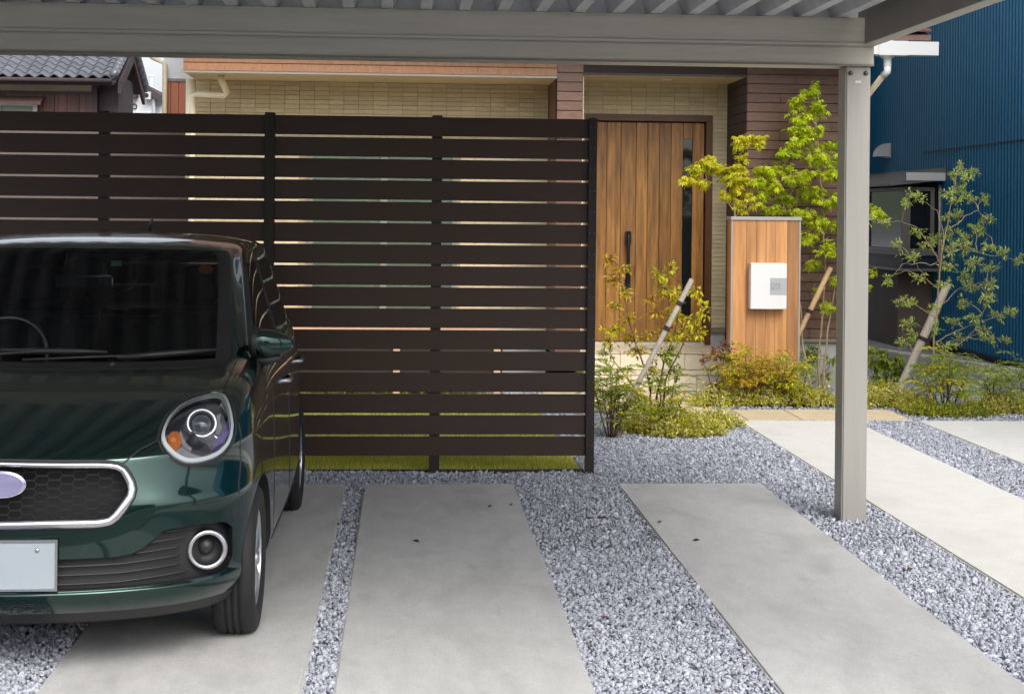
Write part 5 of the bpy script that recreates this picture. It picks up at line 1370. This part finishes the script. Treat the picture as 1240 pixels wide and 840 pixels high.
# --- grille
def inset(P_, d):
    c = sum(P_, Vector()) / len(P_); out = []
    n0 = len(P_)
    for i in range(n0):
        t = (P_[(i + 1) % n0] - P_[i - 1]); t.y = 0; t.normalize(); nr = Vector((-t.z, 0, t.x))
        if nr.dot(c - P_[i]) < 0: nr = -nr
        out.append(P_[i] + nr * d)
    return out
GRi = inset(GR, .0125)
gz = (ztg + zbg) / 2
gro = MB().loop_tube([p + FWD * .003 for p in GRi], [.0115 + .006 * max(0, min(1, (gz - p.z) / .08)) + .004 * max(0, min(1, (abs(p.x - CX) - .36) / .06)) for p in GRi], 12).build('grille_surround', 'satin', car, smooth=True)
MB().loop_tube([p + FWD * .001 for p in inset(GR, -.002)], .005, 6).build('grille_seal', 'trim', gro, smooth=True)
gi = inset(GR, .026)
poly = [(p.x - CX, p.z) for p in gi]
def inside(x, z):
    r_ = False; j = len(poly) - 1
    for i in range(len(poly)):
        if (poly[i][1] > z) != (poly[j][1] > z) and x < (poly[j][0] - poly[i][0]) * (z - poly[i][1]) / (poly[j][1] - poly[i][1]) + poly[i][0]: r_ = not r_
        j = i
    return r_
hm = MB(); hw, hh = .0420, .0285
for j in range(-12, 13):
    for i in range(-12, 13):
        x = i * hw; z = gz + j * hh + (hh / 2 if i % 2 else 0)
        if not inside(x, z): continue
        a = hw / 3; q = [(-a * 1.85, 0), (-a * 1.15, .46 * hh), (a * 1.15, .46 * hh), (a * 1.85, 0), (a * 1.15, -.46 * hh), (-a * 1.15, -.46 * hh)]
        pts = [FR(x + dx, max(zbg, min(ztg, z + dz))) + Vector((0, .030, 0)) for dx, dz in q]
        pts = [Vector((p.x, p.y, z + dz)) for p, (dx, dz) in zip(pts, q)]
        hm.loop_tube(pts, .0017, 4)
M['grille'] = mat('grille', (0.03, 0.03, 0.032), 0.28)
hm.build('grille_mesh', 'grille', gro)
bp_ = FR(0, .70)
# oval badge
bz = SP(6, 586)[0].z
bd = MB(); ring_ = [(1.0, 0), (1.0, .008), (.95, .013), (.86, .013), (.6, .0145), (.3, .0155), (.001, .016)]
vs = []; fs = []
for s_, h_ in ring_:
    for k in range(40): a = 2 * math.pi * k / 40; vs.append((CX + .082 * s_ * math.cos(a), bp_.y - .004 - h_, bz + .044 * s_ * math.sin(a)))
for i in range(len(ring_) - 1):
    for k in range(40): fs.append((i * 40 + k, i * 40 + (k + 1) % 40, (i + 1) * 40 + (k + 1) % 40, (i + 1) * 40 + k))
bd.add(vs, fs); bd.build('badge', 'badge', car, smooth=True)
MB().box(CX - .06, bp_.y - .006, bz - .035, CX + .06, bp_.y + .05, bz + .035).build('badge_mount', 'trim', car)
MB().loop_tube([(CX + .082 * math.cos(a), bp_.y - .013, bz + .044 * math.sin(a)) for a in [2 * math.pi * k / 40 for k in range(40)]], .003, 6).build('badge_rim', 'chrome', car, smooth=True)
# --- number plate (blank), with frame and bolt
py = FR(0, .42).y - .016; px0, px1, pz0, pz1 = CX - .168, CX + .193, .339, .501
pl = MB().box(px0, py, pz0, px1, py + .004, pz1).build('number_plate', 'plate', car, bevel=.0015)
fr = MB(); fr.box(px0 - .006, py - .004, pz1 - .002, px1 + .006, py + .010, pz1 + .006); fr.box(px0 - .006, py - .004, pz0 - .006, px1 + .006, py + .010, pz0 + .002)
fr.box(px0 - .006, py - .0035, pz0 + .002, px0 + .002, py + .0095, pz1 - .002); fr.box(px1 - .002, py - .0035, pz0 + .002, px1 + .006, py + .0095, pz1 - .002)
fr.build('plate_frame', 'satin', pl)
for sx in (px1 - .062, px0 + .062): MB().lathe([(.0002, .006), (.006, .005), (.0085, 0)], (sx, py, pz1 - .028), (0, -1, 0), 12).build('plate_bolt', 'lamp_dark', pl, smooth=True)
MB().box(CX - .1, py + .0042, .37, CX + .1, py + .06, .47).build('plate_bracket', 'trim', pl)
# --- lower intake and fog lamp trim: ribbed black panel lying in the recess
def IT(x, z, d): 
    p = FR(x, z); return off_in(p, -d)
ipoly = [(p.x - CX, p.z) for p in IN_]
def span(z):
    """x-extent of the right half of the recess at height z"""
    xs = []
    for i in range(len(ipoly)):
        a, b = ipoly[i - 1], ipoly[i]
        if (a[1] > z) != (b[1] > z):
            x = a[0] + (b[0] - a[0]) * (z - a[1]) / (b[1] - a[1])
            if x > 0.0: xs.append(x)
    return (min(xs), max(xs)) if xs else None
FOGX, FOGZ = SP(251, 665)[0].x - CX, SP(251, 665)[0].z
zlo, zhi = ibot[0][1], max(z_ for _, z_ in itop)
for sg in (1, -1):
    rb_ = MB()
    for j in range(6):
        z0_ = zlo + .018 + j * .030; pts = []
        for k in range(60):
            x = (XE - .006) * k / 59; zz = z0_ + .055 * max(0, x - .40)
            if zz > crv(itop, x) - .005 or zz < crv(ibot, x) + .005 or (x - FOGX) ** 2 + (zz - FOGZ) ** 2 < .078 ** 2:
                if len(pts) > 3: rb_.tube(pts, .0042, 5)
                pts = []; continue
            p = IT(x, zz, .016); pts.append(Vector((CX + sg * (p.x - CX), p.y, p.z)))
        if len(pts) > 3: rb_.tube(pts, .0042, 5)
    rb_.build('intake_rib', 'trim', car, smooth=True)
for sg in (1, -1):
    fp, fn = SP(251, 665)
    fx = Vector((CX + sg * (fp.x - CX), fp.y, fp.z)); ax = Vector((sg * .30, -1, 0.0)).normalized()
    cen = fx - ax * .010
    fo = MB().lathe([(.052, .0), (.054, .014), (.060, .020), (.068, .019), (.073, .010), (.074, -.02)], cen, ax, 40).build('fog_lamp', 'satin', car, smooth=True)
    MB().lathe([(.054, .012), (.050, -.012), (.030, -.024), (.0003, -.026)], cen, ax, 32).build('fog_bowl', 'pocket', fo, smooth=True)
    MB().lathe([(.031, -.022)] + [(.030 * math.cos(a), -.022 + .030 * math.sin(a)) for a in [k * math.pi / 12 for k in range(1, 6)]] + [(.0004, .008)], cen + ax * .0 + Vector((.0, 0, .008)), ax, 24).build('fog_cover', 'trim', fo, smooth=True)
# shut lines
def line(pix, r_=.0024, name='shut_line', m='pocket', both=True, lift=0.0):
    pts = []
    for (u0, v0), (u1, v1) in zip(pix[:-1], pix[1:]):
        for k in range(6): p, n_ = SP(u0 + (u1 - u0) * k / 6, v0 + (v1 - v0) * k / 6); pts.append(p + n_ * lift)
    pts.append(SP(*pix[-1])[0])
    MB().tube(pts, r_, 5).build(name, m, car)
    if both: MB().tube([mir(p) for p in pts], r_, 5).build(name, m, car)
line([(149, 561), (168, 545), (191, 533)], .0035)
line([(271, 473), (276, 460), (284, 443), (287, 437)])
def side_line(yz, r_=.0024):
    for sg in (1, -1):
        pts = []
        for y_, z_ in yz:
            h = bvh.ray_cast(Vector((CX + sg * 2, CY + y_, z_)), Vector((-sg, 0, 0)))
            if h[0] is not None: pts.append(h[0])
        if len(pts) > 2: MB().tube(pts, r_, 5).build('shut_line', 'pocket', car)
side_line([(1.19 + .02 * math.sin(k * .35), .30 + k * .07) for k in range(11)]); side_line([(2.07, .26 + k * .07) for k in range(12)]); side_line([(2.98 - .15 * (k / 11) ** 2, .55 + k * .045) for k in range(11)])
side_line([(1.2 + k * .18, .265) for k in range(9)], .004)
for y_ in (1.78, 2.72):
    for sg in (1, -1):
        h = bvh.ray_cast(Vector((CX + sg * 2, CY + y_, .86)), Vector((-sg, 0, 0)))[0]
        MB().tube([h + Vector((-.01 * sg, 0, 0)), h + Vector((.022 * sg, .02, 0)), h + Vector((.026 * sg, .09, .002)), h + Vector((.022 * sg, .16, 0)), h + Vector((-.01 * sg, .18, 0))], .011, 8).build('door_handle', 'satin', car, smooth=True)
# belt moulding and window pillar strips
side_line([(1.25 + k * .12, 1.032 + .012 * (k / 13)) for k in range(14)], .006)
# --- wheels
for ay in AX:
    for sg in (1, -1):
        wc = Vector((CX + sg * .818, CY + ay, .286)); ax = Vector((sg, 0, 0))
        pr = [(.180, -.150), (.235, -.163), (.268, -.158), (.281, -.140), (.2855, -.118), (.2855, -.112), (.279, -.110), (.279, -.104), (.286, -.102), (.2862, -.087), (.279, -.085), (.279, -.079), (.2862, -.077), (.286, -.062), (.279, -.060), (.279, -.054), (.2855, -.052), (.284, -.032), (.276, -.012), (.262, -.002), (.235, .002), (.205, -.002), (.186, -.010)]
        rim_ = [(.186, -.012), (.182, -.020), (.176, -.045), (.170, -.06), (.165, -.12), (.02, -.125)]
        wo_ = MB().lathe(rim_, wc, ax, 48).build('wheel', 'rim', car, smooth=True)
        MB().lathe(pr, wc, ax, 64).build('tyre', 'tyre', wo_, smooth=True)
        hub = MB().lathe([(.0003, -.004), (.024, -.005), (.030, -.012), (.034, -.030), (.060, -.040)], wc, ax, 24); hub.build('hub_cap', 'rim', wo_, smooth=True)
        for k in range(10):
            a = 2 * math.pi * (k + .5) / 10; d_ = Vector((0, math.cos(a), math.sin(a))); t_ = Vector((0, -math.sin(a), math.cos(a)))
            p0_ = wc + d_ * .022 - ax * .018; p1_ = wc + d_ * .10 - ax * .010; p2_ = wc + d_ * .178 - ax * .022
            q = MB()
            vs = []
            for p, w_ in ((p0_, .011), (p1_, .010), (p2_, .015)): vs += [p + t_ * w_ - ax * .014, p + t_ * w_ * .6, p - t_ * w_ * .6, p - t_ * w_ - ax * .014]
            q.add(vs, [(i * 4 + j, i * 4 + j + 1, (i + 1) * 4 + j + 1, (i + 1) * 4 + j) for i in range(2) for j in range(3)]); q.build('spoke', 'rim', wo_, smooth=True)
# --- door mirrors
for sg in (1, -1):
    mc = Vector((CX + sg * .826, CY + 1.16, 1.088)); vs = []; fs = []; n1_, n2_ = 14, 20
    for i in range(n1_ + 1):
        a = math.pi * i / n1_ ; t = -math.cos(a)          # -1 inner .. 1 outer
        r_ = math.sin(a) ** .55 * (1 - .38 * (t + 1) / 2 - .12 * ((t + 1) / 2) ** 2)
        for k in range(n2_):
            b_ = 2 * math.pi * k / n2_; cb, sb = math.cos(b_), math.sin(b_)
            yy = (abs(cb) ** .8) * (1 if cb > 0 else -1); zz = (abs(sb) ** .8) * (1 if sb > 0 else -1)
            vs.append(mc + Vector((sg * t * .082, yy * r_ * .060 + .02 * t, zz * r_ * .070 - .010 * (t + 1) * 0.5)))
    for i in range(n1_):
        for k in range(n2_): fs.append((i * n2_ + k, i * n2_ + (k + 1) % n2_, (i + 1) * n2_ + (k + 1) % n2_, (i + 1) * n2_ + k))
    q = MB(); q.add(vs, fs); mo_ = q.build('door_mirror', 'paint', car, smooth=True)
    q = MB(); q.tube([mc + Vector((-sg * .10, .03, -.075)), mc + Vector((-sg * .03, .01, -.078)), mc + Vector((sg * .03, 0, -.066))], [.030, .022, .014], 8); q.build('mirror_foot', 'trim', mo_, smooth=True)
    q = MB(); q.lathe([(.062, -.006), (.066, .0), (.060, .022)], mc + Vector((-sg * .080, 0, 0)), (sg, 0, 0), 20); q.build('mirror_back', 'trim', mo_, smooth=True)
# --- wipers on the cowl
def wiper(p, q_, arm):
    a = [SP(*p)[0], SP((p[0] * 2 + q_[0]) / 3, (p[1] * 2 + q_[1]) / 3)[0], SP((p[0] + 2 * q_[0]) / 3, (p[1] + 2 * q_[1]) / 3)[0], SP(*q_)[0]]
    a = [x + Vector((0, -.012, .014)) for x in a]
    wv = MB().tube(a, [.008, .014, .014, .006], 6).build('wiper', 'trim', car, smooth=True)
    b = [SP(*p_)[0] + Vector((0, -.012, .018)) for p_ in arm]
    MB().tube(b, .006, 6).build('wiper_arm', 'trim', wv, smooth=True)
wiper((142, 437), (264, 427), [(28, 441), (90, 438), (150, 436), (190, 432)]); wiper((2, 428), (130, 430), [(-70, 440), (-10, 434), (60, 430)])
MB().lathe([(.0003, .010), (.012, .008), (.014, 0)], SP(136, 441)[0], (0, -.3, 1), 12).build('washer_nozzle', 'trim', car, smooth=True)
# --- cabin
def rbox(x0, y0, z0, x1, y1, z1, name, m, bev, parent=car): return MB().box(CX + x0, CY + y0, z0, CX + x1, CY + y1, z1).build(name, m, parent, bevel=bev, seg=3, auto=60)
rbox(-.70, .98, .55, .70, 1.42, .985, 'dashboard', 'cabin', .06)
rbox(-.70, 1.43, .30, .70, 3.3, .36, 'cabin_floor', 'cabin', .01)
for sx in (-.36, .36):
    s0_ = rbox(sx - .25, 1.75, .40, sx + .25, 2.28, .62, 'seat', 'seat_cloth', .06)
    rbox(sx - .23, 2.16, .60, sx + .23, 2.32, 1.14, 'backrest', 'seat_cloth', .06, s0_)
    rbox(sx - .13, 2.22, 1.16, sx + .13, 2.33, 1.36, 'headrest', 'seat_cloth', .045, s0_)
rs = rbox(-.62, 2.75, .40, .62, 2.95, 1.08, 'rear_seat', 'seat_cloth', .06)
for sx in (-.36, .36): rbox(sx - .12, 2.82, 1.06, sx + .12, 2.92, 1.20, 'headrest', 'seat_cloth', .04, rs)
stc = Vector((CX - .36, CY + 1.52, .985)); sax = Vector((0, -.9, .43)).normalized(); su = Vector((1, 0, 0)); sv = sax.cross(su)
sw_ = MB().loop_tube([stc + (su * math.cos(a) + sv * math.sin(a)) * .185 for a in [2 * math.pi * k / 32 for k in range(32)]], .015, 8).build('steering_wheel', 'lamp_dark', car, smooth=True)
MB().lathe([(.0004, .02), (.05, .018), (.07, 0), (.05, -.03)], stc - sax * .01, sax, 20).build('steering_boss', 'cabin', sw_, smooth=True)
def in_cabin(u, v, y_): return onY(u, v, CY + y_)
a, b = in_cabin(66, 333, 1.49), in_cabin(136, 350, 1.49)
MB().box(a.x, CY + 1.49, b.z, b.x, CY + 1.52, a.z).build('rearview_mirror', 'lamp_dark', car, bevel=.008, seg=3, auto=60)
a, b = in_cabin(92, 310, 1.53), in_cabin(129, 336, 1.53)
MB().box(a.x, CY + 1.50, b.z, b.x, CY + 1.58, a.z - .004).build('sensor_housing', 'pocket', car, bevel=.012)
def on_glass(pix, name, m, lift=.0025):
    pts = [SP(u, v)[0] + Vector((0, .006, -.004)) for u, v in pix]
    MB().prism(pts, (0, .0008, -.0005)).build(name, m, shield)
on_glass([(134.5, 314.5), (147, 314.5), (147, 321), (134.5, 321)], 'sticker', 'sticker_green')
on_glass([(249 + 9.5 * math.cos(a), 325 + 5.5 * math.sin(a)) for a in [k * .524 for k in range(12)]], 'sticker', 'sticker_orange')
w0 = [in_cabin(*p, 1.95) for p in ((174, 343), (150, 353), (127, 363), (123, 368), (130, 373), (157, 375))]
MB().tube(w0, .004, 6).build('hanging_strap', 'satin', car, smooth=True)
w0 = [in_cabin(*p, 1.95) for p in ((122, 372), (121, 380), (121, 412))]
MB().tube(w0, .004, 6).build('hanging_strap', 'satin', car, smooth=True)
# roof aerial
ra = bvh.ray_cast(Vector((CX - .02, CY + 3.2, 3)), Vector((0, 0, -1)))[0]
MB().tube([ra, ra + Vector((0, .05, .05)), ra + Vector((0, .12, .085))], [.018, .010, .006], 8).build('aerial', 'trim', car, smooth=True)
